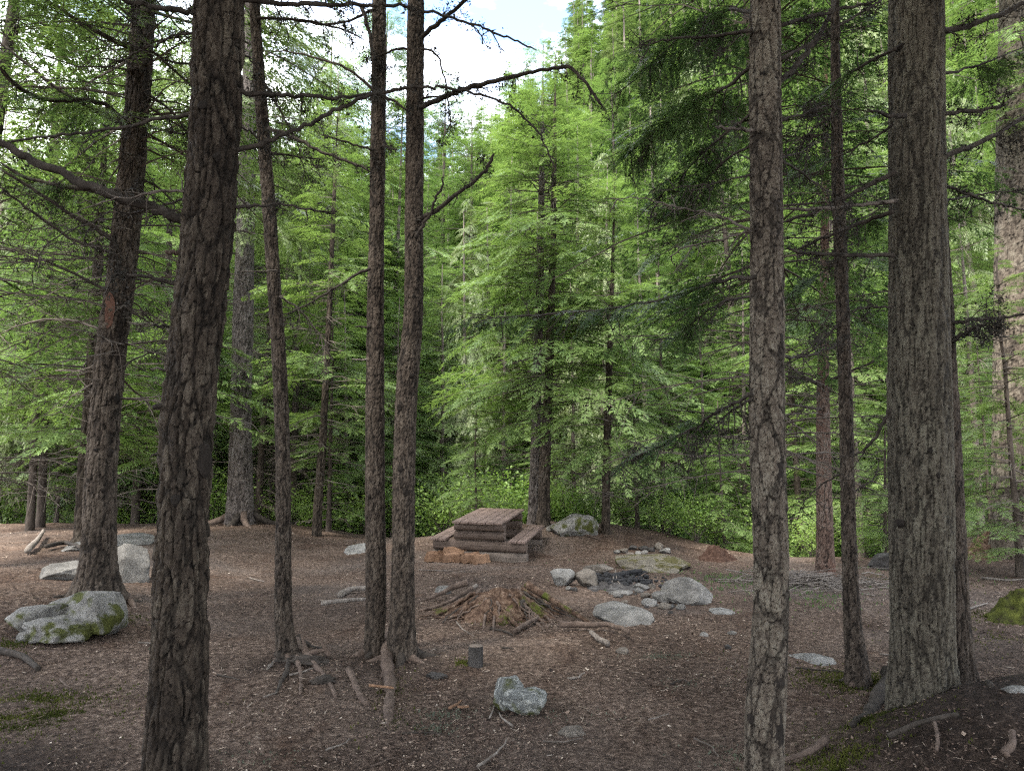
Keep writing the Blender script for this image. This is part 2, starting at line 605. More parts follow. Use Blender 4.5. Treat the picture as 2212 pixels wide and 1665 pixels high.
M["board"] = wood_mat("stained_board", (0.080, 0.055, 0.046), (0.190, 0.140, 0.118), (1, 0.05, 1), 45)
M["log_dark"] = wood_mat("weathered_log", (0.040, 0.028, 0.023), (0.135, 0.102, 0.083), (0.05, 1, 1), 40, 0.2, 0.85)
M["log_grey"] = wood_mat("weathered_squared_log", (0.060, 0.048, 0.040), (0.165, 0.136, 0.114), (0.05, 1, 1), 40, 0.2, 0.85)
M["split_wood"] = wood_mat("split_wood", (0.075, 0.040, 0.024), (0.235, 0.142, 0.085), (1, 0.06, 1), 40, 0.2, 0.8)
M["split_end"] = wood_mat("split_end", (0.085, 0.048, 0.028), (0.18, 0.11, 0.07), (1, 1, 1), 18, 0.15, 0.85)
m, nt, n, l = nodes_of("rotten_wood")
f = noise_fac(nt, 16, 6, 0.7, (1, 1, 0.4))
r = ramp(nt, [(0.30, (0.010, 0.007, 0.005)), (0.46, (0.048, 0.029, 0.020)), (0.60, (0.105, 0.070, 0.050)), (0.76, (0.21, 0.17, 0.135))])
nt.links.new(f, r.inputs["Fac"])
rr = ramp(nt, [(0.58, (0, 0, 0)), (0.66, (1, 1, 1))])
nt.links.new(noise_fac(nt, 3.4, 5, 0.6), rr.inputs["Fac"])
finish(nt, mixc(nt, rr.outputs["Color"], r.outputs["Color"], (0.048, 0.055, 0.011)), 0.95, 0.1, f, 1.0, 0.03)
M["rotten"] = m
m, nt, n, l = nodes_of("red_rot")
f = noise_fac(nt, 18, 6, 0.7)
r = ramp(nt, [(0.3, (0.014, 0.007, 0.005)), (0.5, (0.044, 0.025, 0.018)), (0.75, (0.105, 0.068, 0.052))])
nt.links.new(f, r.inputs["Fac"])
finish(nt, r.outputs["Color"], 0.95, 0.1, f, 1.0, 0.03)
M["red_rot"] = m

# ---------------------------------------------------------------- ground sheet
def axis(parts):
    out = []
    for a, b, st in parts:
        out.append(np.arange(a, b, st))
    return np.concatenate(out + [np.array([parts[-1][1]])])


xs = axis([(-420, -120, 30), (-120, -40, 5), (-40, -12, 1.2), (-12, -6, 0.09), (-6, 6, 0.032), (6, 12, 0.09), (12, 40, 1.2), (40, 120, 5), (120, 420, 30)])
ys = axis([(-60, -6, 6), (-6, 2.4, 0.5), (2.4, 7, 0.024), (7, 12, 0.045), (12, 20, 0.09), (20, 60, 1.0), (60, 150, 4), (150, 500, 25)])
gx, gy = np.meshgrid(xs, ys)
gz = terrain(gx, gy)
P2 = np.stack([gx.ravel(), gy.ravel()], 1)
near = (np.abs(gx) < 12.5) & (gy > 2.3) & (gy < 20.5)
nm = near.ravel()
micro = np.zeros(len(P2))
pn = P2[nm]
micro[nm] = 0.022 * fbm(pn * 2.6, 3, 21) + 0.011 * fbm(pn * 11, 3, 22) + 0.010 * np.maximum(0, vnoise(np.c_[pn * 26, 0 * pn[:, :1]], 23)) * (pn[:, 1] < 9)
fade = sstep(12.4, 11, np.abs(gx)) * sstep(20.4, 18, gy)
MICRO_Z = (gz.ravel() + micro * fade.ravel())
gb = MB()
nx, ny = len(xs), len(ys)
i, j = np.meshgrid(np.arange(nx - 1), np.arange(ny - 1))
a = (j * nx + i).ravel()
gb.add(np.c_[P2, MICRO_Z], None, np.stack([a, a + 1, a + nx + 1, a + nx], 1))
yeg = 17.4 - 0.7 * sstep(-4, -1, gx) - 3.6 * sstep(2.6, 5.0, gx) + 2.4 * sstep(6.5, 9.5, gx)
wildv = sstep(0.2, 2.5, gy - yeg).ravel()
mdv = np.sqrt(((gx - 3.2) / 1.75) ** 2 + ((gy - 3.95) / 1.15) ** 2).ravel()
hum = np.clip((1 - sstep(0.55, 1.1, mdv)) + 0.8 * bump(gx, gy, -2.75, 3.9, .7, .5).ravel() + .9 * bump(gx, gy, -1.85, 6.05, .33, .25).ravel() + .8 * bump(gx, gy, -.95, 6.1, .4, .25).ravel() + 0.35 * fbm(P2 * .8, 3, 60), 0, 1)
g = gb.obj("ground", M["ground"], pattr={"wild": wildv, "humus": hum})
tag(g, kind="structure")

# ---------------------------------------------------------------- foliage templates: (s along, w across, n up) in units of branch length
def frond(rng, ntw, nleaf, wmax, ll, lw, s0=0.12, jag=0.25, quad=False, sub=0):
    V, F, tint = [], [], []
    nv = 0

    def leaf(p, d, l, w, t):
        nonlocal nv
        q = np.array([-d[1], d[0], 0.0])
        up = np.array([0, 0, rng.normal(0, 0.18) * l])
        if quad:
            V.extend([p, p + d * l * 0.45 + q * w / 2 + up * .5, p + d * l + up, p + d * l * 0.45 - q * w / 2 + up * .5])
            F.append([nv, nv + 1, nv + 2, nv + 3]); nv += 4
        else:
            V.extend([p - q * w / 2, p + q * w / 2, p + d * l + up])
            F.append([nv, nv + 1, nv + 2]); nv += 3
        tint.append(t)

    def twig(p, d, l, n, lvl):
        q = np.array([-d[1], d[0], 0.0])
        bend = rng.normal(0, 0.12)
        for k in range(n):
            t = (k + 0.35) / n
            pp = p + d * l * t + q * bend * l * t * t + np.array([0, 0, rng.normal(0, 0.006)])
            if lvl and k > 0 and k < n - 1:
                for sgn in (1, -1):
                    dd = d * 0.62 + q * sgn * 0.78
                    twig(pp, dd / np.linalg.norm(dd), l * 0.42 * (1 - t * 0.7) * rng.uniform(.7, 1.2), max(3, n // 2), lvl - 1)
            else:
                for sgn in (1, -1):
                    dd = d * (0.85 + 0.2 * rng.random()) + q * sgn * 0.48
                    dd /= np.linalg.norm(dd)
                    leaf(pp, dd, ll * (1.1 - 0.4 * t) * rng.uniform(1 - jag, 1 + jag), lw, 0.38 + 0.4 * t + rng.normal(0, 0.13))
        leaf(p + d * l * 0.9, d, ll * 1.1, lw, 0.85)

    for k in range(ntw):
        s = s0 + (1 - s0) * (k + rng.uniform(0.1, 0.9)) / ntw
        prof = wmax * min(1.0, 0.35 + 1.6 * (s - s0)) * (1.03 - s) ** 0.75
        for sgn in (1, -1):
            if rng.random() < 0.12:
                continue
            an = math.radians(rng.uniform(42, 64))
            d = np.array([math.cos(an), sgn * math.sin(an), rng.normal(0, 0.06)])
            twig(np.array([s, 0, 0.0]), d, max(0.04, prof * rng.uniform(0.75, 1.2)), max(2, int(nleaf * prof / wmax + 1)), sub)
    for k in range(4):
        leaf(np.array([0.9 + 0.025 * k, 0, 0.0]), np.array([1.0, 0, 0]), ll, lw, 0.9)
    return np.array(V), np.array(F), np.clip(np.array(tint), 0, 1)


fr = np.random.default_rng(3)
SPRAY = [frond(fr, 12, 3, 0.25, 0.080, 0.024, s0=0.02) for _ in range(6)]
BLOB = [frond(fr, 7, 2, 0.30, 0.14, 0.055, s0=0.02) for _ in range(5)]
FAR = [frond(fr, 6, 3, 0.40, 0.17, 0.085) for _ in range(4)]
MID = [frond(fr, 11, 6, 0.40, 0.095, 0.034) for _ in range(5)]
FINE = [frond(fr, 13, 9, 0.42, 0.060, 0.021) for _ in range(4)]
NEAR = [frond(fr, 9, 5, 0.40, 0.055, 0.016, sub=1, quad=True, s0=0.05) for _ in range(5)]


def place_fronds(mb, tmpl, rng, base, azim, L, rise, droop, side=0.25, roll=0.2, tint=None, wsc=1.0):
    """bend template fronds along drooping branches; all arrays of one length"""
    n = len(L)
    which = rng.integers(0, len(tmpl), n)
    for q, (tv, tf, tt) in enumerate(tmpl):
        sel = np.nonzero(which == q)[0]
        if not len(sel):
            continue
        s, w, h = tv[:, 0], tv[:, 1] * wsc, tv[:, 2]
        Ls = L[sel][:, None]
        ro = rng.normal(0, roll, len(sel))[:, None]
        rr = Ls * s * (1 - 0.10 * droop[sel][:, None] * s)
        lat = Ls * w * np.cos(ro)
        z = Ls * (rise[sel][:, None] * s - droop[sel][:, None] * s ** 2 - side * np.abs(w) + h + w * np.sin(ro))
        ca, sa = np.cos(azim[sel])[:, None], np.sin(azim[sel])[:, None]
        X = base[sel][:, 0:1] + rr * ca - lat * sa
        Yy = base[sel][:, 1:2] + rr * sa + lat * ca
        Z = base[sel][:, 2:3] + z
        V = np.stack([X, Yy, Z], -1).reshape(-1, 3)
        nvt = len(tv)
        F = (tf[None] + (np.arange(len(sel)) * nvt)[:, None, None]).reshape(-1, tf.shape[1])
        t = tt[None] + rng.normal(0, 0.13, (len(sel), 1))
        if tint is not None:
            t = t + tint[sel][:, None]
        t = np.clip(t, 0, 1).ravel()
        if tf.shape[1] == 3: mb.add(V, F, None, t)
        else: mb.add(V, None, F, t)


def crown_mesh(name, seed, H, z0, R, nb, tmpl,  mat, droop=(0.15, 0.55), rise=(-0.15, 0.25), power=0.75, sub=9, low_fade=0.25, wsc=1.0, side=0.13, hang=0.0):
    """crown of layered sprays round a stem from z0 to H; returns foliage mesh and limb mesh"""
    rng = np.random.default_rng(seed)
    nb = int(nb * 1.2)
    u = np.sort(rng.random(nb) ** 0.9)
    z = z0 + (H - z0) * u
    lean = rng.normal(0, 0.15, 2)
    clump = fbm(np.c_[z * 0.9, np.zeros(nb)], 2, seed)
    L = R * ((1 - u) ** power * 0.93 + 0.07) * rng.uniform(0.6, 1.15, nb) * (1 + 0.35 * clump)
    L *= np.minimum(1, low_fade + (1 - low_fade) * (u + 0.02) / 0.16)
    az = rng.random(nb) * 2 * math.pi
    dr = rng.uniform(*droop, nb) * (0.62 if hang == 0 else 1); ri = rng.uniform(*rise, nb) + 0.35 * u ** 2
    base = np.c_[np.zeros(nb), np.zeros(nb), z]
    tn = 0.22 * clump
    mb = MB()
    J = sub
    fr_ = (np.arange(J)[None] + rng.uniform(0.05, 0.95, (nb, J))) / J
    sj = 0.16 + 0.80 * fr_
    sg = np.where((np.arange(J)[None] + rng.integers(0, 2, (nb, 1))) % 2 == 0, 1, -1)
    azj = az[:, None] + sg * rng.uniform(0.45, 1.0, (nb, J)) * (1.15 - 0.5 * sj)
    Lj = (L[:, None] * (0.60 * (1.12 - sj)) * rng.uniform(0.7, 1.25, (nb, J)) + 0.06 * R)
    bj = np.stack([np.cos(az)[:, None] * L[:, None] * sj, np.sin(az)[:, None] * L[:, None] * sj,
                   z[:, None] + L[:, None] * (ri[:, None] * sj - dr[:, None] * sj ** 2)], -1)
    rj = (ri[:, None] - 2 * dr[:, None] * sj) * 0.6 - 0.03 + rng.normal(0, .10, (nb, J))
    dj = dr[:, None] * 0.5 + 0.08 + hang + 0 * sj
    tj = np.repeat(tn, J) + 0.10 * (sj.ravel() - 0.5)
    keepj = (rng.random((nb, J)) > 0.10).ravel()
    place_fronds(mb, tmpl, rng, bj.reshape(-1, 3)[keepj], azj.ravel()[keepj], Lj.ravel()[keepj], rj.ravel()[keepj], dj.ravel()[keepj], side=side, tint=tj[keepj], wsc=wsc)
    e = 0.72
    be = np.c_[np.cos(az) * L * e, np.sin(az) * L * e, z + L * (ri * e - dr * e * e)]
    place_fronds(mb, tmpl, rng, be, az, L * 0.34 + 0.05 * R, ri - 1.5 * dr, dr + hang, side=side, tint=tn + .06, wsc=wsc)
    me = mb.mesh(name, mat, smooth=False)
    lb = MB()
    ss = np.array([0, 0.3, 0.6, 0.92])
    for q in range(nb):
        if L[q] < 0.25 * R:
            continue
        p = np.c_[np.cos(az[q]) * L[q] * ss * (1 - .1 * dr[q] * ss), np.sin(az[q]) * L[q] * ss * (1 - .1 * dr[q] * ss), z[q] + L[q] * (ri[q] * ss - dr[q] * ss ** 2) - 0.01]
        r0 = 0.006 + 0.006 * L[q]
        v, t, qd = tube(p, np.linspace(r0, r0 * 0.25, 4), 3, cap=False)
        lb.add(v, t, qd)
    return me, lb


def dead_sprays(lb, rng, z0, z1, n, Lmax, droop=0.15):
    """bare broken twigs low on a stem"""
    for _ in range(n):
        z = rng.uniform(z0, z1); az = rng.random() * 6.283; L = Lmax * rng.uniform(0.25, 1.0)
        d = np.array([math.cos(az), math.sin(az), 0])
        s = np.linspace(0, 1, 5)
        p = d[None] * (L * s)[:, None] + np.c_[0 * s, 0 * s, z + L * (rng.uniform(-.2, .25) * s - droop * s * s) + rng.normal(0, .015 * L, 5)]
        v, t, q = tube(p, np.linspace(0.010 + .003 * L, 0.003, 5), 3, cap=False)
        lb.add(v, t, q)
        for k in range(int(3 + 5 * L)):
            s0 = rng.uniform(0.2, 1.0)
            b = np.array([np.interp(s0, s, p[:, c]) for c in range(3)])
            dd = d * rng.uniform(.2, 1) + rng.normal(0, .6, 3); dd[2] = dd[2] * .5 - 0.25
            dd /= np.linalg.norm(dd)
            l2 = L * rng.uniform(0.12, 0.4)
            pp = np.stack([b, b + dd * l2 * .5 + rng.normal(0, .03 * l2, 3), b + dd * l2 + np.array([0, 0, -.12 * l2])])
            v, t, q = tube(pp, np.array([0.005, 0.004, 0.002]), 3, cap=False)
            lb.add(v, t, q)


def hanging(mb, rng, pts, n, lmax=0.5, w=0.012):
    """grey-green beard lichen: thin hanging strips"""
    pts = np.asarray(pts)
    for _ in range(n):
        b = pts[rng.integers(len(pts))] + rng.normal(0, .05, 3)
        l = lmax * rng.uniform(.3, 1)
        a = rng.random() * 6.283
        q = np.array([math.cos(a), math.sin(a), 0]) * w * rng.uniform(.5, 1.3)
        k = np.linspace(0, 1, 4)
        c = b + np.c_[rng.normal(0, .015, 4), rng.normal(0, .015, 4), -l * k]
        V = np.vstack([c - q * (1 - .8 * k)[:, None], c + q * (1 - .8 * k)[:, None]])
        mb.add(V, None, [[0, 1, 5, 4], [1, 2, 6, 5], [2, 3, 7, 6]], rng.random())


# ---------------------------------------------------------------- trunks
def trunk_mesh(name, cz, zlo, zdense, ztop, mat, bark, seed, sides=64, dz=0.012, flare=0.35, ground=0.0, lobes=4):
    """cz(z)->(x,y,r) centre line; rows dense from zlo to zdense, coarse above; bark=(cell_h, cell_v, depth, tilt, furrow_h, furrow_v, furrow_depth)"""
    rng = np.random.default_rng(seed)
    z = np.concatenate([np.arange(zlo, zdense, dz), np.arange(zdense, ztop, 0.35), [ztop]])
    x, y, r = cz(z)
    th = np.arange(sides) * 2 * math.pi / sides
    fl = np.exp(-np.maximum(0, z - ground) / 0.16) * flare
    ph = rng.random(3) * 6.28
    lob = 1 + 0.035 * np.sin(2 * th + ph[0])[None] * np.sin(z * 1.3 + ph[1])[:, None] + fl[:, None] * (0.75 + 0.5 * np.cos(lobes * th + ph[2])[None])
    RR = r[:, None] * lob
    ct, st = np.cos(th), np.sin(th)
    Pn = np.stack([(r[:, None] * ct), (r[:, None] * st), z[:, None] * np.ones(sides)], -1).reshape(-1, 3)
    ch, cv, dep, tilt, fh, fv, fd = bark
    wz = fbm(Pn / (3.0 * ch) * (1, 1, .5), 3, seed + 1); wx = fbm(Pn / (2.5 * ch) * (1, 1, .4), 3, seed + 2); wy = fbm(Pn / (2.5 * ch) * (1, 1, .4), 3, seed + 3)
    W = np.stack([wx, wy, wz * cv / ch], 1)
    h, col, ck = None, None, None
    for q, (sc, am) in enumerate(((1.0, 0.8), (0.72, 0.9))):
        Q = (Pn + am * ch * W * (1 if q == 0 else -1)) / (ch * sc, ch * sc, cv * sc) + 13.7 * q
        d1, d2, rid, off = voro(Q, seed + 20 * q, 0.95)
        crack = sstep(0.0, 0.16, d2 - d1)
        ang = rid * 44.0
        hq = tilt * (-0.8 * off[:, 2] + 0.9 * (off[:, 0] * np.cos(ang) + off[:, 1] * np.sin(ang))) + dep * (0.9 * rid - 0.5 * q) * 1.2
        hq = hq * crack - dep * (1 - crack) * 0.9
        if h is None:
            h, col, ck = hq, rid, crack
        else:
            m_ = hq > h
            h = np.where(m_, hq, h); col = np.where(m_, rid, col); ck = np.where(m_, crack, ck)
    disp = h
    if fd:
        W2 = np.stack([fbm(Pn / (fh * 1.6) * (1, 1, .22), 3, seed + k) for k in (4, 5, 6)], 1)
        e1, e2, rid2, _o = voro((Pn + 0.9 * fh * W2 * (1, 1, 2.5)) / (fh, fh, fv), seed + 50, 0.95)
        cut = sstep(0.0, 0.26, e2 - e1)
        disp = disp + fd * (cut - 1.0)
        ck = ck * (0.25 + 0.75 * cut)
        col = 0.65 * col + 0.35 * rid2
    disp = disp + 0.9 * dep * fbm(Pn / (ch * 0.45) * (1, 1, .45), 3, seed + 30)
    disp = disp - np.percentile(disp, 72)
    rid, crack = col, ck
    Rd = RR.reshape(-1) + disp
    X = np.repeat(x, sides) + Rd * np.tile(ct, len(z))
    Y = np.repeat(y, sides) + Rd * np.tile(st, len(z))
    V = np.c_[X, Y, Pn[:, 2]]
    k = sides
    i = np.arange(len(z) - 1)[:, None] * k
    j = np.arange(k)[None]
    jn = (j + 1) % k
    Qd = np.stack([i + j, i + jn, i + k + jn, i + k + j], -1).reshape(-1, 4)
    mb = MB()
    mb.add(V, None, Qd)
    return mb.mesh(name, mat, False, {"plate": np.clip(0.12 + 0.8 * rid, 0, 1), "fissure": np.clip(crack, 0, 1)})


class Trunk:
    """centre line through photo positions (px, py, width) at ground distance Y (a number or a function of z)"""
    def __init__(s, pts, Y, H, z_base=None, lean=0.0):
        p, r = [], []
        for px, py, w in pts:
            q, t = at(px, py, Y)
            p.append(q); r.append(w / 2 * t / FPX)
        p, r = np.array(p), np.array(r)
        o = np.argsort(p[:, 2]); p, r = p[o], r[o]
        s.p, s.r, s.H, s.Y = p, r, H, Y
        s.zb = p[0, 2] if z_base is None else z_base
        s.dx = (p[-1, 0] - p[0, 0]) / max(0.5, p[-1, 2] - p[0, 2])

    def cz(s, z):
        z = np.asarray(z, float)
        x = np.interp(z, s.p[:, 2], s.p[:, 0])
        r = np.interp(z, s.p[:, 2], s.r)
        zt = s.p[-1, 2]; over = np.maximum(0, z - zt)
        x = x + s.dx * 0.6 * over
        under = np.maximum(0, s.p[0, 2] - z)
        x = x - s.dx * under
        r = np.where(z > zt, np.maximum(0.012, s.r[-1] * (1 - over / max(0.5, s.H - zt))), r)
        # gentle smoothing by sampling either side
        return x, np.full_like(x, s.Y), r

    def c(s, z):
        k = np.array([z - .25, z - .1, z, z + .1, z + .25])
        x, y, r = s.cz(k)
        return float(x.mean()), float(y[0]), float(r.mean())

    def cs(s, z):
        xs_, ys_, rs_ = zip(*[s.cz(z + d) for d in (-.2, -.1, 0, .1, .2)])
        return np.mean(xs_, 0), ys_[0], np.mean(rs_, 0)


BARK = {  # cell_h, cell_v, depth, tilt, furrow_h, furrow_v, furrow_depth
    "plates": (0.032, 0.085, 0.0050, 0.0065, 0.060, 0.34, 0.013),
    "flakes": (0.026, 0.038, 0.0024, 0.0062, 0.070, 0.30, 0.003),
    "small": (0.016, 0.034, 0.0022, 0.0036, 0.036, 0.50, 0.0075),
    "scaly": (0.022, 0.042, 0.0026, 0.0048, 0.040, 0.24, 0.005),
    "coarse": (0.040, 0.10, 0.0060, 0.0070, 0.075, 0.5, 0.012),
}


def put_trunk(T, mat, bark, seed, sides, dz, ztop_dense, name="trunk", flare=0.3, lobes=4, origin=None):
    zb = T.zb
    me = trunk_mesh(name, T.cs, zb - 0.25, ztop_dense, T.H, mat, BARK[bark], seed, sides, dz, flare, zb, lobes)
    return me


def to_local(me_owner, origin):
    return np.asarray(origin)


def make_tree(name, T, label, mat, bark, seed, sides, dz, ztop_dense, group=None, cat="tree", flare=0.3, lobes=4):
    x, y, r = T.c(T.zb)
    o = thing(name, (x, y, T.zb), label, cat, group)
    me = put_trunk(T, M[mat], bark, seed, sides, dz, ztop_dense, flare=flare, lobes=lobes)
    me.transform(Matrix.Translation((-x, -y, -T.zb)))
    t = link_mesh("trunk", me, o)
    return o


# ---------------------------------------------------------------- branches traced at their real distance
def curve_px(pts, Y0, Y1=None):
    Y1 = Y0 if Y1 is None else Y1
    n = len(pts)
    out = [at(px, py, Y0 + (Y1 - Y0) * k / max(1, n - 1))[0] for k, (px, py) in enumerate(pts)]
    return np.array(out)


def add_branch(tree, pts, w0, Y0, Y1=None, seed=0, twigs=10, tl=0.22, lichen=14, w1=None, name="dead_branch", mat="dead_wood", foliage=None, wob=0.012):
    rng = np.random.default_rng(seed * 7 + 5)
    P = curve_px(pts, Y0, Y1)
    n = max(10, int(4 * len(pts)))
    P = resample(P, n)
    P[1:] += rng.normal(0, wob * 0.5, (n - 1, 3)) * np.array([1, 1, 0.7])
    t0 = at(pts[0][0], pts[0][1], Y0)[1]
    r0 = w0 / 2 * t0 / FPX
    r1 = (0.35 * r0 if w1 is None else w1 / 2 * t0 / FPX)
    rad = r0 + (r1 - r0) * np.linspace(0, 1, n) ** 0.9
    rad[-1] *= 0.5
    o0 = np.array(tree.location)
    mb = MB()
    v, t, q = tube(P - o0, rad, 7, True, 0.16, rng)
    mb.add(v, t, q)
    length = np.linalg.norm(np.diff(P, axis=0), axis=1).sum()
    tips = [P[k] for k in range(1, n)]
    tang = np.gradient(P, axis=0); tang /= np.linalg.norm(tang, axis=1)[:, None]
    for k in range(int(twigs)):
        i0 = rng.integers(1, n)
        d = tang[i0] * rng.uniform(0.1, 0.9) + rng.normal(0, .55, 3) + np.array([0, 0, -0.28])
        d /= np.linalg.norm(d)
        L = tl * rng.uniform(0.25, 1.3)
        c = [P[i0]]
        for s in range(4):
            d = d + rng.normal(0, .22, 3) + np.array([0, 0, -0.06]); d /= np.linalg.norm(d)
            c.append(c[-1] + d * L / 4)
        c = np.array(c)
        v, t, q = tube(c - o0, np.linspace(min(0.0045, r0 * .6), 0.0013, 5), 4, False)
        mb.add(v, t, q)
        tips += [c[2], c[3], c[4]]
        for s in range(2):
            if L > 0.1:
                d2 = d + rng.normal(0, .8, 3); d2 /= np.linalg.norm(d2)
                c2 = np.stack([c[2 + s], c[2 + s] + d2 * L * .2, c[2 + s] + d2 * L * .42 + rng.normal(0, .02, 3)])
                v, t, q = tube(c2 - o0, np.array([.0028, .002, .001]), 3, False)
                mb.add(v, t, q)
                tips += [c2[1], c2[2]]
    b = mb.obj(name, M[mat], tree)
    if lichen:
        lb = MB()
        tips = np.array(tips)
        for k in range(int(lichen * 1.8)):
            c0 = tips[rng.integers(len(tips))] - o0
            m_ = rng.integers(10, 30)
            sz = rng.uniform(.4, 1.0) * 0.024 * (t0 / 3.6) ** .5
            a = c0 + rng.normal(0, sz, (m_, 3)) * (1, 1, 1.25)
            e1 = rng.normal(0, sz * .42, (m_, 3)); e2 = rng.normal(0, sz * .42, (m_, 3))
            V = np.stack([a, a + e1, a + e2], 1).reshape(-1, 3)
            lb.add(V, np.arange(m_ * 3).reshape(-1, 3))
        lb.obj("lichen_clumps", M["black_lichen"], b, smooth=False)
    if foliage:
        nf, L0, L1, fm_, s_from = foliage[:5]
        dr = foliage[5] if len(foliage) > 5 else 0.5
        fb = MB()
        idx = rng.uniform(s_from, 1.0, nf) * (n - 1)
        ii = np.clip(idx.astype(int), 0, n - 2)
        base = P[ii] + (P[ii + 1] - P[ii]) * (idx - ii)[:, None] - o0
        tg = tang[ii]
        az = np.arctan2(tg[:, 1], tg[:, 0]) + rng.choice([-1, 1], nf) * rng.uniform(0.3, 1.25, nf)
        LL = rng.uniform(L0, L1, nf) * (1.1 - 0.5 * idx / n)
        place_fronds(fb, NEAR, rng, base, az, LL, rng.uniform(-.5, .1, nf), rng.uniform(.1, dr, nf), side=0.12, roll=0.35, wsc=.8)
        fo = fb.obj("foliage", M[fm_], b, smooth=False)
    return b


# ================================================================ NEAR AND NAMED TREES
GN = "dark trunks standing round the campsite"
TA = Trunk([(372, 1790, 134), (379, 1665, 126), (388, 1400, 116), (393, 1200, 110), (400, 1000, 108), (405, 890, 107), (424, 722, 106), (440, 600, 107), (457, 400, 104), (468, 200, 104), (475, 0, 101), (480, -150, 96)], 3.4, 17.0, z_base=-0.03)
tree_a = make_tree("conifer_tree", TA, "thick dark furrowed trunk with a long bare limb, nearest tree beside the double trunk", "bark_dark", "plates", 101, 128, 0.0075, 4.6, GN)
TK = Trunk([(1655, 1800, 78), (1649, 1662, 74), (1649, 1575, 92), (1653, 1530, 82), (1660, 1445, 80), (1665, 1344, 75), (1668, 1211, 72), (1661, 1090, 75), (1656, 890, 74), (1657, 720, 72), (1656, 500, 67), (1653, 200, 66), (1653, 0, 62), (1652, -150, 60)], 3.6, 15.0, z_base=0.0)
tree_k = make_tree("conifer_tree", TK, "flaky grey trunk with a torn black scar low down, drooping green boughs behind it", "bark_grey", "flakes", 102, 112, 0.007, 4.8, GN)
TN = Trunk([(1996, 1480, 124), (1992, 1411, 116), (1991, 1211, 124), (1989, 1057, 128), (1986, 890, 128), (1984, 700, 122), (1982, 500, 114), (1980, 300, 109), (1979, 100, 106), (1978, -100, 102)], 4.5, 19.0)
tree_n = make_tree("conifer_tree", TN, "thickest scaly grey trunk on a mossy root mound", "bark_mossy", "small", 103, 128, 0.008, 5.6, GN, flare=0.15)
TO = Trunk([(2074, 1475, 58), (2068, 1344, 48), (2063, 1211, 46), (2056, 1057, 46), (2049, 890, 44), (2036, 655, 42), (2022, 400, 38), (2008, 200, 34), (1996, 0, 30)], 4.95, 13.0)
tree_o = make_tree("conifer_tree", TO, "slim trunk pressed close behind the thickest trunk and leaning towards it", "bark_brown", "small", 104, 64, 0.011, 5.6, GN)
TL = Trunk([(1855, 1470, 46), (1848, 1411, 40), (1840, 1328, 37), (1838, 1277, 32), (1833, 1143, 31), (1831, 1057, 29), (1828, 890, 28), (1824, 789, 27), (1820, 655, 27), (1813, 480, 27), (1808, 330, 24), (1805, 160, 20), (1804, 30, 18), (1803, -100, 16)], 5.6, 11.0)
tree_l = make_tree("conifer_tree", TL, "slender kinked brown trunk between the flaky trunk and the thickest trunk", "bark_brown", "scaly", 105, 44, 0.012, 6.2, GN)
TC = Trunk([(628, 1425, 46), (615, 1392, 41), (611, 1340, 37), (612, 1211, 34), (612, 1090, 31), (611, 957, 31), (604, 789, 31), (591, 600, 29), (580, 430, 29), (570, 300, 27), (560, 165, 24), (551, 33, 22), (545, -100, 20)], 6.2, 13.0)
tree_c = make_tree("conifer_tree", TC, "slim leaning trunk that curves at its foot above black exposed roots", "bark_brown", "scaly", 106, 52, 0.012, 6.8, GN)
TD = Trunk([(805, 1430, 38), (808, 1390, 42), (812, 1344, 44), (812, 1211, 43), (810, 1090, 41), (810, 890, 40), (811, 655, 37), (814, 480, 33), (816, 333, 33), (818, 200, 31), (819, 16, 29), (820, -100, 27)], 6.3, 15.0)
tree_d = make_tree("conifer_tree", TD, "straight slim trunk, left of a close pair of trunks sharing one foot", "bark_brown", "scaly", 107, 60, 0.012, 6.8, GN)
TE = Trunk([(868, 1425, 62), (868, 1390, 55), (869, 1311, 52), (871, 1211, 48), (872, 1057, 47), (876, 890, 47), (882, 789, 48), (891, 722, 43), (895, 655, 42), (894, 588, 41), (894, 500, 40), (896, 333, 39), (897, 167, 37), (898, 16, 36), (898, -100, 34)], 6.2, 16.0)
tree_e = make_tree("conifer_tree", TE, "slightly bent trunk with black knots, right of a close pair of trunks", "bark_brown", "scaly", 108, 68, 0.012, 6.8, GN)
TB = Trunk([(208, 1285, 84), (212, 1244, 72), (215, 1144, 67), (216, 1057, 66), (227, 890, 62), (244, 722, 60), (264, 588, 55), (268, 535, 56), (285, 368, 52), (292, 268, 49), (301, 167, 50), (311, 20, 46), (318, -100, 42)], 8.0, 19.0)
tree_b = make_tree("conifer_tree", TB, "stout trunk with a reddish bark wound beside grey boulders", "bark_brown", "coarse", 109, 80, 0.015, 8.0, GN, flare=0.4)
TM = Trunk([(1783, 1245, 44), (1783, 1211, 36), (1780, 1057, 31), (1778, 890, 28), (1778, 789, 24), (1780, 655, 20), (1782, 500, 17), (1783, 300, 12), (1784, 120, 8)], 11.0, 9.2)
tree_m = make_tree("conifer_tree", TM, "reddish peeling trunk behind a heap of dry sticks", "bark_red", "scaly", 110, 44, 0.022, 8.8, GN)
TF = Trunk([(520, 1168, 82), (519, 1150, 66), (518, 1127, 60), (519, 1057, 52), (520, 890, 44), (524, 722, 42), (528, 588, 40), (533, 400, 36), (538, 200, 30), (542, 0, 24)], 17.0, 20.0)
tree_f = make_tree("conifer_tree", TF, "thick pale grey trunk with a flared foot at the edge of the clearing", "bark_pale", "coarse", 111, 64, 0.03, 12.5, "trunks at the edge of the clearing", flare=0.35)
TH1 = Trunk([(1152, 1140, 26), (1154, 1060, 23), (1157, 950, 21), (1160, 800, 20), (1166, 640, 18), (1170, 400, 13), (1172, 250, 8)], 15.6, 11.5)
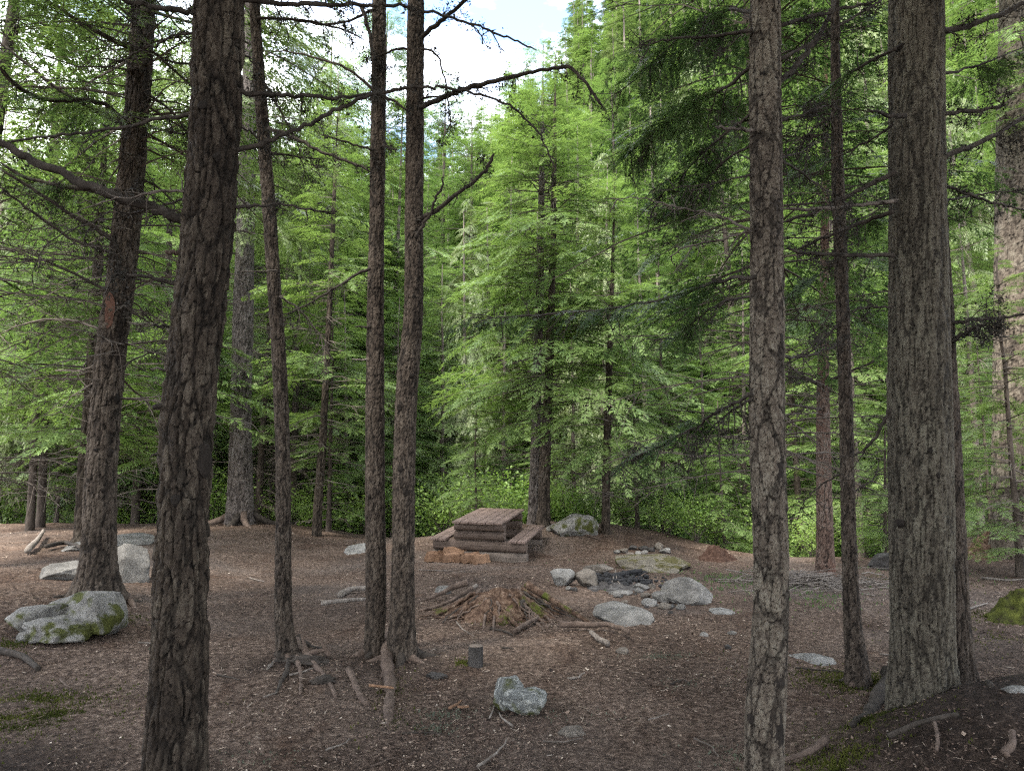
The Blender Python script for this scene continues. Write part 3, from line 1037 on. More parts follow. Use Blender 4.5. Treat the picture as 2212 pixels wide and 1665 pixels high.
tree_h = make_tree("conifer_tree", TH1, "pale grey trunk touching a brown trunk behind the picnic table", "bark_pale", "coarse", 112, 32, 0.04, 9.0, "trunks at the edge of the clearing")
TH2 = Trunk([(1174, 1140, 32), (1175, 1090, 26), (1177, 1000, 25), (1184, 860, 20), (1190, 700, 17), (1195, 500, 13), (1198, 300, 9)], 15.2, 11.0)
tree_h2 = make_tree("conifer_tree", TH2, "brown furrowed trunk touching a pale trunk behind the picnic table", "bark_brown", "coarse", 113, 36, 0.04, 9.0, "trunks at the edge of the clearing")
TI = Trunk([(1308, 1172, 21), (1309, 1090, 19), (1311, 960, 17), (1316, 800, 14), (1322, 620, 10), (1326, 480, 5)], 14.6, 7.8)
tree_i = make_tree("conifer_tree", TI, "dark young conifer trunk right of the boulder behind the picnic table", "bark_dark", "coarse", 114, 28, 0.05, 7.0, "trunks at the edge of the clearing")
TP = Trunk([(2205, 1180, 112), (2203, 1050, 104), (2200, 890, 96), (2199, 655, 88), (2198, 480, 84), (2196, 250, 74), (2194, 0, 60)], 13.0, 22.0, z_base=0.2)
tree_p = make_tree("conifer_tree", TP, "massive grey trunk half cut off by the edge, behind leafy boughs", "bark_grey", "coarse", 115, 72, 0.03, 11, "trunks at the edge of the clearing", flare=0.12)
TG = Trunk([(683, 1182, 22), (687, 1090, 19), (698, 940, 16), (706, 789, 14), (714, 620, 11), (722, 420, 8)], 16.0, 10.5)
tree_g = make_tree("conifer_tree", TG, "thin dark trunk leaning right at the edge of the clearing, beside a wiry sapling", "bark_dark", "coarse", 116, 28, 0.05, 8.0, "trunks at the edge of the clearing")
TB2 = Trunk([(176, 1165, 28), (178, 1057, 26), (192, 890, 25), (204, 700, 22), (212, 560, 18), (224, 350, 12)], 12.0, 10.0)
tree_b2 = make_tree("conifer_tree", TB2, "dark trunk peeping out directly behind the stout trunk by the boulders", "bark_dark", "coarse", 117, 28, 0.05, 8.0, GN)
TA2 = Trunk([(352, 1165, 20), (356, 1000, 18), (362, 800, 16), (364, 640, 14), (366, 480, 10)], 15.5, 9.0)
tree_a2 = make_tree("conifer_tree", TA2, "thin trunk almost hidden behind the nearest furrowed trunk", "bark_dark", "coarse", 118, 24, 0.06, 7.0, "trunks at the edge of the clearing")
TS = Trunk([(1702, 930, 22), (1702, 870, 21), (1702, 815, 19)], 24.0, 6.0)

# exposed roots of the near trees (parts)
def root(tree, pts, r0, mat="root_wood", seed=0, r1=None, sink=0.35, name="root"):
    rng = np.random.default_rng(seed + 900)
    G = np.array([ground_at(px, py)[0] for px, py in pts])
    P = resample(G, 6 * len(pts))
    rr = np.linspace(r0, r0 * .3 if r1 is None else r1, len(P)) * (1 + .15 * rng.normal(size=len(P)).clip(-1.5, 1.5))
    u_ = np.linspace(0, 1, len(P))
    P[:, 2] = terrain(P[:, 0], P[:, 1]) + rr * (1 - 2 * sink) * (1 - u_) - rr * .5 * u_ ** 2 + 0.07 * np.exp(-u_ * 9) + 0.012 * np.sin(u_ * 9 + seed) + .01
    P[:, :2] += np.cumsum(rng.normal(0, .006, (len(P), 2)), 0)
    mb = MB()
    v, t, q = tube(P - np.array(tree.location), rr, 8, True, .18, rng)
    mb.add(v, t, q)
    return mb.obj(name, M[mat], tree)


root(tree_e, [(846, 1392), (838, 1430), (842, 1480), (830, 1530), (818, 1570)], 0.062, seed=1, r1=0.03, sink=.2)
root(tree_e, [(880, 1395), (905, 1410), (925, 1412)], 0.05, "dead_wood", 2)
root(tree_e, [(850, 1380), (828, 1395), (810, 1400)], 0.045, seed=3)
root(tree_c, [(632, 1400), (655, 1440), (660, 1500)], 0.03, "root_wood", 4)
root(tree_c, [(640, 1400), (690, 1450), (715, 1475), (735, 1510)], 0.036, "root_wood", 5)
root(tree_c, [(612, 1405), (590, 1430), (575, 1452)], 0.030, "grey_wood", 6)
root(tree_c, [(640, 1398), (680, 1400), (715, 1410)], 0.040, "dead_wood", 7)
root(tree_c, [(625, 1410), (620, 1460), (600, 1500)], 0.03, "dead_wood", 8)
root(tree_b, [(240, 1265), (275, 1290), (300, 1320)], 0.06, seed=9)
root(tree_b, [(185, 1268), (160, 1285), (120, 1290)], 0.06, "dead_wood", 10)
for tr, T_, rng0 in ((tree_c, TC, 61), (tree_d, TD, 62), (tree_e, TE, 63), (tree_b, TB, 64), (tree_l, TL, 66), (tree_m, TM, 67), (tree_f, TF, 68), (tree_o, TO, 69)):
    rg = np.random.default_rng(rng0)
    x_, y_, r_ = T_.c(T_.zb + .1)
    for q in range(6):
        a_ = q * 1.05 + rg.uniform(0, .5)
        L_ = r_ * rg.uniform(2.2, 4.6)
        s_ = np.linspace(0, 1, 9)
        Pq = np.c_[x_ + np.cos(a_) * (r_ * .55 + L_ * s_), y_ + np.sin(a_) * (r_ * .55 + L_ * s_)]
        Pq += np.cumsum(rg.normal(0, .012, Pq.shape), 0)
        rq = r_ * (.34 if r_ < .14 else .2) * (1 - s_) ** .8 + .008
        zq = terrain(Pq[:, 0], Pq[:, 1]) + r_ * .75 * np.exp(-s_ * 6) - .02 - .05 * s_
        mq = MB(); v_, t_, q_ = tube(np.c_[Pq, zq] - np.array(tr.location), rq, 8, True, .15, rg); mq.add(v_, t_, q_)
        mq.obj("root", M["root_wood" if q % 2 else "dead_wood"], tr)
root(tree_n, [(1925, 1480), (1895, 1520), (1850, 1570)], 0.06, "dead_wood", 11)
root(tree_n, [(2050, 1490), (2085, 1480), (2130, 1490)], 0.05, "dead_wood", 12)
root(tree_h2, [(1190, 1138), (1240, 1150), (1300, 1165)], 0.05, seed=13)
for k, (px, py, w_, d_, h_) in enumerate([(668, 1432, .36, .26, .13), (700, 1470, .22, .18, .07), (628, 1424, .30, .22, .10)]):
    g_, _t = ground_at(px, py)
    V_, T_ = rock_mesh(880 + k, 4, 2, .5)
    V_ = V_ * (w_, d_, h_) + (g_[0], g_[1], tz(g_[0], g_[1]) + .008) - np.array(tree_c.location)
    mq = MB(); mq.add(V_, T_)
    mq.obj("root_plate", M["dead_wood"], tree_c, smooth=False)
# broken upright root stubs beside the curved trunk
for pts, r in (([(668, 1425), (655, 1385), (648, 1352)], .022), ([(712, 1415), (700, 1395), (692, 1380)], .03), ([(668, 1412), (700, 1402), (714, 1408)], .03)):
    P = resample(curve_px(pts, 6.15), 8)
    mb = MB(); v, t, q = tube(P - np.array(tree_c.location), np.linspace(r, r * .3, 8), 7, True, .2, R_); mb.add(v, t, q)
    mb.obj("root_stub", M["root_wood"], tree_c)

def knot(tree, T, px, py, w, h, seed, mat="knot", name="knot", out=.35):
    P_, t_ = at(px, py, T.Y)
    x_, y_, r_ = T.c(P_[2])
    P_, t_ = at(px, py, T.Y - r_ * .8)
    dx = np.clip((P_[0] - x_) / r_, -.92, .92)
    nrm = np.array([dx, -math.sqrt(1 - dx * dx), 0])
    c = np.array([x_, y_, P_[2]]) + nrm * (r_ - .004)
    V, Tq = rock_mesh(seed + 700, 3, 3, .3)
    a, b = w * t_ / FPX, h * t_ / FPX
    V = V * (a, a * out * 2, b)
    side = np.array([-nrm[1], nrm[0], 0])
    W = c + V[:, :1] * side + V[:, 1:2] * nrm + V[:, 2:3] * np.array([0, 0, 1.0]) - np.array(tree.location)
    mb = MB(); mb.add(W, Tq)
    return mb.obj(name, M[mat], tree, smooth=False)


M["knot"] = simple_bark("knot", (0.006, 0.005, 0.004), (0.022, 0.017, 0.014))
M["wound"] = simple_bark("wound", (0.036, 0.018, 0.013), (0.105, 0.055, 0.040))
for k, a_ in enumerate([(862, 881, 13, 17), (865, 1012, 14, 18), (878, 1062, 15, 18), (889, 812, 12, 14), (868, 785, 10, 12), (872, 1180, 8, 10), (880, 650, 7, 9), (895, 640, 9, 16)]):
    knot(tree_e, TE, *a_, k)
for k, a_ in enumerate([(800, 705, 7, 10), (818, 1062, 9, 12), (798, 1072, 9, 12), (812, 958, 6, 8), (806, 440, 6, 14), (815, 860, 6, 8)]):
    knot(tree_d, TD, *a_, 20 + k)
for k, a_ in enumerate([(1945, 1133, 20, 22), (2003, 973, 14, 12), (2018, 1026, 14, 14), (1940, 92, 26, 18), (1950, 150, 12, 12), (2020, 885, 8, 8), (1985, 1338, 6, 7), (1972, 700, 10, 8)]):
    knot(tree_n, TN, *a_, 40 + k)
for k, a_ in enumerate([(434, 992, 40, 84), (384, 1080, 20, 26), (440, 232, 22, 22), (388, 1260, 10, 16), (470, 340, 20, 24), (420, 800, 10, 14)]):
    knot(tree_a, TA, *a_, 60 + k, out=.3)
for k, a_ in enumerate([(248, 860, 14, 26), (246, 897, 10, 20), (234, 977, 14, 18), (212, 972, 14, 10), (254, 712, 10, 10), (222, 1060, 8, 10)]):
    knot(tree_b, TB, *a_, 80 + k)
knot(tree_b, TB, 240, 672, 22, 84, 95, "wound", "bark_wound", .12)
for k, a_ in enumerate([(1690, 735, 14, 40), (1684, 1010, 16, 70), (1700, 160, 12, 20), (1645, 160, 18, 14), (1628, 1290, 8, 20), (1680, 1475, 30, 34), (1676, 1570, 34, 110), (1640, 322, 12, 12), (1667, 830, 10, 8), (1622, 1560, 20, 26)]):
    knot(tree_k, TK, *a_, 100 + k, out=.14)
for k, a_ in enumerate([(1826, 730, 8, 9), (1830, 955, 8, 12), (1848, 1240, 7, 8), (1826, 1115, 7, 8)]):
    knot(tree_l, TL, *a_, 120 + k)

# ---- branches of the near trees
A = lambda *a, **k: add_branch(tree_a, *a, **k)
A([(402, 478), (330, 448), (284, 436), (241, 421), (201, 406), (134, 376), (50, 336), (0, 306), (-80, 270)], 24, 3.4, 3.0, 1, 16, .25, 20, 15, mat="bark_dark_b")if False else None
A([(402, 478), (330, 448), (284, 436), (241, 421), (201, 406), (134, 376), (50, 336), (0, 306), (-80, 270)], 24, 3.4, 3.1, 1, 14, .22, 16, 14)
A([(415, 246), (351, 256), (284, 271), (201, 286), (100, 295), (10, 306)], 9, 3.4, 3.5, 2, 8, .14, 14, 5)
A([(430, 32), (351, 17), (268, 0), (200, -30)], 13, 3.4, 3.2, 3, 8, .2, 12, 9)
A([(425, 422), (368, 412), (318, 417), (234, 433), (150, 463)], 7, 3.35, 3.2, 4, 6, .15, 4, 2, mat="dead_twig")
A([(400, 615), (335, 602), (291, 593), (236, 592)], 12, 3.4, 3.2, 5, 2, .08, 8, 5)
A([(385, 706), (321, 704)], 6, 3.4, 3.3, 6, 0, .08, 2, 4)
A([(375, 793), (325, 799)], 8, 3.4, 3.3, 7, 0, .08, 1, 4, mat="dead_twig")
A([(360, 878), (333, 878)], 12, 3.4, 3.3, 8, 0, .08, 0, 11, name="branch_stub")
A([(365, 980), (325, 984)], 8, 3.4, 3.3, 9, 0, .08, 0, 5, name="branch_stub")
A([(400, 547), (355, 545)], 11, 3.4, 3.3, 10, 0, .08, 0, 9, name="branch_stub", mat="root_wood")
A([(425, 70), (368, 80), (335, 100), (291, 112), (240, 150)], 7, 3.4, 3.6, 11, 8, .16, 14, 3)
A([(405, 430), (335, 448), (294, 461), (214, 475), (134, 502), (60, 560)], 6, 3.4, 3.6, 12, 10, .18, 14, 2)
A([(475, 325), (519, 323), (569, 308), (636, 281), (703, 251), (740, 233), (807, 204), (874, 191), (941, 187), (988, 191), (1024, 201), (1075, 217), (1108, 231), (1141, 261), (1168, 294), (1188, 331), (1200, 365), (1192, 402), (1180, 420)], 12, 3.4, 3.9, 13, 12, .10, 26, 3)
A([(505, 198), (569, 202), (636, 207), (740, 211), (774, 206), (815, 199)], 11, 3.4, 3.7, 14, 10, .10, 24, 6)
A([(512, 2), (562, 3), (636, 12), (740, 11), (807, 13), (874, 13), (914, 23), (958, 32), (994, 44), (1041, 60), (1075, 75), (1108, 87), (1135, 94), (1158, 112)], 12, 3.4, 3.8, 15, 14, .16, 34, 4)
A([(500, 445), (569, 445), (602, 438), (653, 452), (726, 464)], 8, 3.4, 3.6, 16, 7, .10, 18, 4)
A([(505, 100), (545, 130), (575, 190)], 6, 3.4, 3.6, 17, 5, .12, 8, 2)
A([(500, 265), (545, 285), (580, 330)], 5, 3.4, 3.6, 18, 5, .12, 8, 2)
E_ = lambda *a, **k: add_branch(tree_e, *a, **k)
E_([(908, 232), (941, 218), (991, 197), (1041, 182), (1091, 171), (1142, 157), (1192, 149), (1225, 141), (1249, 161), (1275, 191), (1299, 228)], 12, 6.1, 5.6, 20, 16, .22, 40, 6)
E_([(910, 82), (947, 50), (981, 23), (1008, 0), (1040, -40)], 11, 6.1, 5.8, 21, 8, .22, 14, 7)
E_([(900, 478), (941, 455), (974, 428), (1018, 398), (1048, 371), (1061, 351), (1068, 331)], 11, 6.1, 5.8, 22, 7, .12, 22, 6)
E_([(898, 514), (927, 465), (941, 432), (954, 402), (958, 382)], 9, 6.05, 6.0, 23, 2, .1, 5, 4)
E_([(910, 106), (937, 110), (949, 124), (958, 161), (968, 214), (974, 268), (958, 301)], 5, 6.1, 5.9, 24, 12, .3, 24, 2)
E_([(910, 213), (958, 204), (1008, 192), (1075, 190)], 5, 6.1, 6.4, 25, 8, .2, 10, 2)
E_([(885, 105), (850, 107), (832, 114), (800, 130)], 6, 6.2, 6.2, 26, 3, .15, 10, 4)
D_ = lambda *a, **k: add_branch(tree_d, *a, **k)
D_([(828, 209), (857, 221), (884, 239)], 7, 6.2, 6.0, 30, 3, .15, 8, 4)
D_([(808, 200), (790, 174), (740, 142), (653, 117), (589, 110)], 7, 6.2, 6.0, 31, 6, .25, 8, 3, mat="dead_twig")
D_([(808, 326), (774, 315), (740, 305), (690, 290)], 6, 6.2, 6.0, 32, 5, .2, 12, 3)
D_([(780, 15), (798, 67), (806, 117), (812, 200)], 9, 6.1, 6.08, 33, 10, .12, 34, 6)
D_([(828, 315), (857, 324)], 7, 6.2, 6.1, 34, 1, .1, 6, 4)
D_([(800, 580), (767, 595), (740, 612), (669, 655), (616, 679)], 7, 6.2, 6.0, 35, 6, .16, 12, 3)
D_([(797, 707), (766, 705)], 5, 6.25, 6.2, 36, 0, .1, 0, 3, name="branch_stub")
D_([(797, 777), (760, 777)], 5, 6.25, 6.2, 37, 0, .1, 0, 3, mat="grey_wood", name="branch_stub")
D_([(812, 20), (760, 45), (690, 55), (600, 38)], 7, 6.2, 6.4, 38, 10, .25, 20, 3)
Cc = lambda *a, **k: add_branch(tree_c, *a, **k)
Cc([(580, 276), (636, 298), (686, 325), (740, 345), (774, 356), (800, 372)], 9, 6.1, 5.9, 40, 10, .2, 18, 5)
Cc([(556, 40), (653, 42), (740, 62), (790, 90)], 7, 6.1, 6.5, 41, 10, .25, 22, 3)
Cc([(597, 585), (560, 585), (520, 588)], 5, 6.1, 5.9, 42, 0, .1, 2, 3, mat="dead_twig")
Cc([(605, 640), (640, 660), (690, 720), (720, 780)], 5, 6.1, 6.5, 43, 12, .3, 8, 2, mat="dead_twig")
Cc([(585, 330), (640, 340), (700, 345)], 6, 6.1, 6.4, 44, 9, .2, 16, 2)
Cc([(570, 180), (600, 230), (640, 300), (660, 380)], 5, 6.1, 6.4, 45, 12, .3, 14, 2)
Bb = lambda *a, **k: add_branch(tree_b, *a, **k)
Bb([(285, 272), (258, 264), (201, 238), (134, 201), (67, 147), (0, 90), (-60, 40)], 11, 7.9, 7.4, 50, 26, .5, 40, 4)
Bb([(298, 108), (284, 104), (234, 84), (167, 43), (100, 0), (60, -30)], 13, 7.9, 7.4, 51, 22, .5, 30, 6)
Bb([(262, 560), (241, 509), (177, 479), (117, 438), (50, 395), (0, 365)], 12, 7.9, 7.3, 52, 24, .5, 30, 5)
Bb([(250, 548), (234, 545), (150, 515), (84, 468), (0, 405)], 9, 7.9, 7.2, 53, 24, .5, 36, 4)
Bb([(275, 415), (200, 412), (150, 405), (50, 385), (0, 351)], 14, 7.9, 7.6, 54, 20, .45, 26, 6, foliage=(27, 0.21, 0.48, "hemlock_dark", .35, .7))
Bb([(285, 300), (240, 230), (190, 215), (97, 218), (50, 197), (20, 174), (0, 147)], 10, 7.9, 7.0, 55, 20, .4, 26, 9, foliage=(33, 0.24, 0.55, "hemlock_dark", .3, .7))
Bb([(250, 640), (180, 600), (90, 560), (20, 560)], 8, 7.9, 7.4, 56, 26, .5, 14, 3)
Bb([(240, 720), (160, 690), (80, 690), (0, 720)], 7, 7.9, 8.4, 57, 26, .5, 10, 3, mat="dead_twig")
Bb([(300, 200), (340, 215), (380, 250), (410, 300)], 7, 7.9, 8.3, 58, 20, .4, 22, 3)
Bb([(295, 260), (340, 280), (390, 290), (440, 280)], 7, 7.9, 8.3, 59, 18, .4, 22, 3)
Bb([(305, 90), (350, 130), (400, 140), (460, 130)], 7, 7.9, 8.3, 60, 20, .4, 22, 3)
Bb([(280, 380), (330, 395), (380, 440)], 6, 7.9, 8.2, 61, 16, .4, 14, 3)
Bb([(268, 660), (310, 690), (360, 715)], 6, 7.9, 8.0, 62, 14, .3, 6, 2)
Bb([(255, 800), (300, 770), (345, 755)], 6, 7.9, 8.2, 63, 14, .35, 6, 2)
K_ = lambda *a, **k: add_branch(tree_k, *a, **k)
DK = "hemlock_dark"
K_([(1625, 66), (1572, 74), (1505, 80), (1440, 84), (1383, 95)], 9, 3.55, 3.9, 70, 8, .18, 18, 3)
K_([(1628, 282), (1589, 278), (1542, 274)], 8, 3.55, 3.4, 71, 1, .08, 4, 6, mat="dead_twig")
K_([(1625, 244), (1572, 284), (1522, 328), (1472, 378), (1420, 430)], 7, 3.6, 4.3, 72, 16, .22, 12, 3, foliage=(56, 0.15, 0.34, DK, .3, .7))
K_([(1625, 377), (1572, 390), (1500, 402), (1420, 415)], 5, 3.55, 3.9, 73, 10, .2, 6, 2)
K_([(1618, 497), (1572, 475), (1522, 457), (1472, 450), (1409, 432), (1359, 425), (1300, 434)], 6, 3.55, 3.9, 74, 12, .16, 6, 2, mat="dead_twig")
K_([(1620, 498), (1555, 519), (1490, 528), (1440, 560)], 6, 3.55, 3.9, 75, 10, .16, 6, 3, mat="dead_twig")
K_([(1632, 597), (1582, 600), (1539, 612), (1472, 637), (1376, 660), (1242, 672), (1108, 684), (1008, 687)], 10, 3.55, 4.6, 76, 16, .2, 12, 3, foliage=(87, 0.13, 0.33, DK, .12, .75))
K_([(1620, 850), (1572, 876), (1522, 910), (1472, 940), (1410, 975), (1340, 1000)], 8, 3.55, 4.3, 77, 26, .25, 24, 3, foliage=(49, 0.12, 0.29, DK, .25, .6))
K_([(1622, 862), (1560, 900), (1500, 960)], 6, 3.55, 4.2, 78, 18, .25, 20, 2)
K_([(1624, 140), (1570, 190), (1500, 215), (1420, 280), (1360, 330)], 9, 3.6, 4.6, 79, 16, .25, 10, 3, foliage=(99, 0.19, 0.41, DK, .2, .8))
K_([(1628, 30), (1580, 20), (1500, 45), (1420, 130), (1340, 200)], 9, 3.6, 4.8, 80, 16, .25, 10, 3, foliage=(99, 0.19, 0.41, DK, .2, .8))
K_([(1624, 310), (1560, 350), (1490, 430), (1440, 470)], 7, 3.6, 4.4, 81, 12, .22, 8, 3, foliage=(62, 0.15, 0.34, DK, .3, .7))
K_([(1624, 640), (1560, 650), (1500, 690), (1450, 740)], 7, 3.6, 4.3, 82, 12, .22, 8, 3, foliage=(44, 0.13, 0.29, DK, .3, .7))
K_([(1680, 57), (1740, 40), (1806, 23), (1903, 0)], 10, 3.6, 4.0, 83, 8, .16, 18, 6)
K_([(1680, 180), (1733, 130), (1773, 67), (1800, 20), (1812, -20)], 14, 3.6, 4.0, 84, 8, .2, 14, 9)
K_([(1680, 130), (1740, 100), (1806, 57), (1873, 20), (1910, -5)], 8, 3.6, 4.0, 85, 8, .16, 14, 5)
K_([(1685, 260), (1730, 250), (1780, 230), (1805, 228)], 6, 3.6, 4.0, 86, 10, .22, 24, 3)
K_([(1686, 345), (1740, 380), (1800, 420), (1840, 450)], 6, 3.6, 4.2, 87, 10, .2, 14, 2)
K_([(1685, 772), (1740, 770), (1790, 755), (1815, 735)], 8, 3.6, 4.6, 88, 10, .22, 20, 4)
K_([(1685, 345), (1730, 330), (1790, 290)], 5, 3.6, 4.2, 89, 8, .22, 20, 2)
N_ = lambda *a, **k: add_branch(tree_n, *a, **k)
N_([(1935, 105), (1873, 137), (1806, 177), (1740, 230)], 8, 4.4, 4.9, 100, 12, .25, 20, 3, foliage=(21, 0.15, 0.34, DK, .4, .7))
N_([(1955, 251), (1907, 246), (1877, 236)], 11, 4.32, 4.1, 101, 1, .08, 6, 5, name="branch_stub")
N_([(1935, 370), (1873, 402), (1806, 438), (1740, 465), (1693, 479)], 12, 4.4, 4.6, 102, 12, .22, 18, 7)
N_([(1938, 433), (1873, 442), (1806, 450), (1689, 452)], 10, 4.38, 4.2, 103, 8, .18, 18, 6, mat="dead_twig")
N_([(1930, 457), (1873, 475), (1806, 502), (1723, 539)], 11, 4.4, 4.8, 104, 12, .22, 20, 6)
N_([(1930, 552), (1840, 553), (1740, 549), (1700, 536)], 10, 4.4, 4.2, 105, 8, .2, 16, 7)
N_([(1930, 268), (1873, 310), (1806, 340), (1710, 365)], 6, 4.4, 4.8, 106, 14, .25, 14, 2, foliage=(17, 0.15, 0.34, DK, .4, .7))
N_([(1930, 662), (1873, 665), (1823, 674), (1773, 669)], 6, 4.4, 4.6, 107, 8, .2, 10, 2)
N_([(1925, 884), (1913, 906), (1890, 947), (1867, 973), (1845, 985)], 9, 4.4, 4.7, 108, 4, .35, 6, 5)
N_([(2025, 249), (2091, 241), (2165, 231)], 11, 4.4, 4.6, 109, 8, .15, 24, 7)
N_([(2022, 343), (2074, 325), (2124, 305), (2175, 278), (2212, 254), (2260, 230)], 13, 4.4, 4.8, 110, 12, .25, 30, 9)
N_([(2026, 72), (2091, 57), (2158, 33), (2212, 7)], 14, 4.4, 4.7, 111, 14, .25, 34, 11)
N_([(2040, 402), (2108, 428), (2175, 445), (2230, 458)], 7, 4.5, 4.8, 112, 10, .22, 20, 4)
N_([(2030, 160), (2090, 150), (2150, 130), (2230, 90)], 7, 4.4, 4.9, 113, 10, .25, 10, 3, foliage=(32, 0.19, 0.38, DK, .25, .7))
N_([(2028, 434), (2060, 432), (2110, 420), (2212, 412)], 6, 4.5, 5.0, 114, 10, .2, 16, 3)
O_ = lambda *a, **k: add_branch(tree_o, *a, **k)
O_([(2052, 699), (2108, 691), (2175, 686), (2225, 676)], 9, 4.9, 4.8, 120, 8, .2, 26, 5)
O_([(2052, 740), (2091, 716), (2130, 698)], 10, 4.9, 4.7, 121, 8, .12, 40, 7)
M_ = lambda *a, **k: add_branch(tree_m, *a, **k)
M_([(1772, 832), (1740, 818), (1693, 812)], 8, 10.9, 10.5, 130, 12, .4, 26, 5)
M_([(1786, 825), (1830, 805), (1880, 785), (1915, 760)], 8, 10.9, 10.5, 131, 14, .5, 24, 4)
M_([(1772, 883), (1733, 878), (1693, 872)], 7, 10.9, 10.3, 132, 4, .3, 8, 4)
M_([(1780, 670), (1740, 690), (1700, 700)], 6, 10.9, 10.5, 133, 14, .4, 10, 3, foliage=(30, .5, 1.0, "hemlock", .2, .6))
M_([(1785, 640), (1830, 660), (1890, 690)], 6, 10.9, 10.5, 134, 14, .4, 10, 3, foliage=(30, .5, 1.0, "hemlock", .2, .6))
L_ = lambda *a, **k: add_branch(tree_l, *a, **k)
L_([(1834, 690), (1790, 720), (1740, 770), (1690, 790)], 6, 5.6, 5.4, 140, 14, .3, 20, 2)
L_([(1830, 560), (1790, 580), (1730, 620), (1690, 650)], 6, 5.6, 6.0, 141, 14, .35, 14, 2, foliage=(36, 0.21, 0.41, DK, .25, .6))
L_([(1822, 480), (1870, 470), (1920, 440)], 5, 5.6, 5.8, 142, 12, .3, 16, 2, foliage=(29, 0.19, 0.41, DK, .3, .6))
L_([(1812, 250), (1760, 270), (1720, 330)], 6, 5.6, 5.6, 143, 20, .3, 40, 3)
L_([(1838, 1065), (1880, 1040), (1905, 1010)], 4, 5.6, 5.8, 144, 10, .25, 6, 2)
L_([(1820, 1020), (1780, 1040), (1740, 1080), (1735, 1110)], 5, 5.6, 6.2, 145, 10, .3, 4, 2)

# crowns above the picture for the near trees, reaching into it from the taller ones
def crown_on(tree, T, seed, z0, R, nb, tmpl, mat, dead=None, **kw):
    H = T.H
    me, lb = crown_mesh("crown", seed, H - T.zb, z0 - T.zb, R, nb, tmpl, M[mat], **kw)
    x, y, r = T.cz(np.array([z0, H]))
    bx = tree.location[0]
    c = link_mesh("crown", me, tree)
    c.location = (float(x.mean()) - bx, 0, 0)
    if dead:
        dead_sprays(lb, np.random.default_rng(seed + 77), dead[0] - T.zb, dead[1] - T.zb, dead[2], dead[3])
    if lb.V:
        t = lb.obj("twig_sprays", M["dead_twig"], tree, smooth=False)
        t.location = c.location
    return c


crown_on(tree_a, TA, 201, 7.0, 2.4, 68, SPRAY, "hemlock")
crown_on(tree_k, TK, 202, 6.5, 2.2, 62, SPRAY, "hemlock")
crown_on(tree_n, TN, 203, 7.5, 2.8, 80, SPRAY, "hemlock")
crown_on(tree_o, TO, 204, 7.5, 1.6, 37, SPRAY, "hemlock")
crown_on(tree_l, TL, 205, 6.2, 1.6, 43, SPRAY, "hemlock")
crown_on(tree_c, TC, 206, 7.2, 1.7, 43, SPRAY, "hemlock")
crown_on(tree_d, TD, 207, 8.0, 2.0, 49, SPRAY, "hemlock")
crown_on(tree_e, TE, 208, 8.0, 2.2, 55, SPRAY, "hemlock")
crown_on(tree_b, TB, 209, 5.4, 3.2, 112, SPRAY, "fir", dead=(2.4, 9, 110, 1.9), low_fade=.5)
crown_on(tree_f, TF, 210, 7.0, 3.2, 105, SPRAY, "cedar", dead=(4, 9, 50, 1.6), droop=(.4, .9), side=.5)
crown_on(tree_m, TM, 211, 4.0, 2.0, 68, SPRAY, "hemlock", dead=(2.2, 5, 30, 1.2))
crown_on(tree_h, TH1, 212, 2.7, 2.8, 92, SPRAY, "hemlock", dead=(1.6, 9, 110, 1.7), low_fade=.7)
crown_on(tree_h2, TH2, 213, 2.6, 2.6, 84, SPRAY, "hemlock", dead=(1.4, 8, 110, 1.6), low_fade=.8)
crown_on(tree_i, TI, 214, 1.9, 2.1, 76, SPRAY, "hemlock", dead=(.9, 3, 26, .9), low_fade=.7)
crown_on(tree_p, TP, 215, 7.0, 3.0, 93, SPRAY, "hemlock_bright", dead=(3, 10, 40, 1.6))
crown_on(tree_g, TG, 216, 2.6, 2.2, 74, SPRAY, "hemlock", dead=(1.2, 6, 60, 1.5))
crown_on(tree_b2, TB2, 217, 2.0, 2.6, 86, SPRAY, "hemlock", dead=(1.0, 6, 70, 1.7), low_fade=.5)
crown_on(tree_a2, TA2, 218, 1.8, 2.4, 80, SPRAY, "hemlock", dead=(1.0, 6, 60, 1.5))

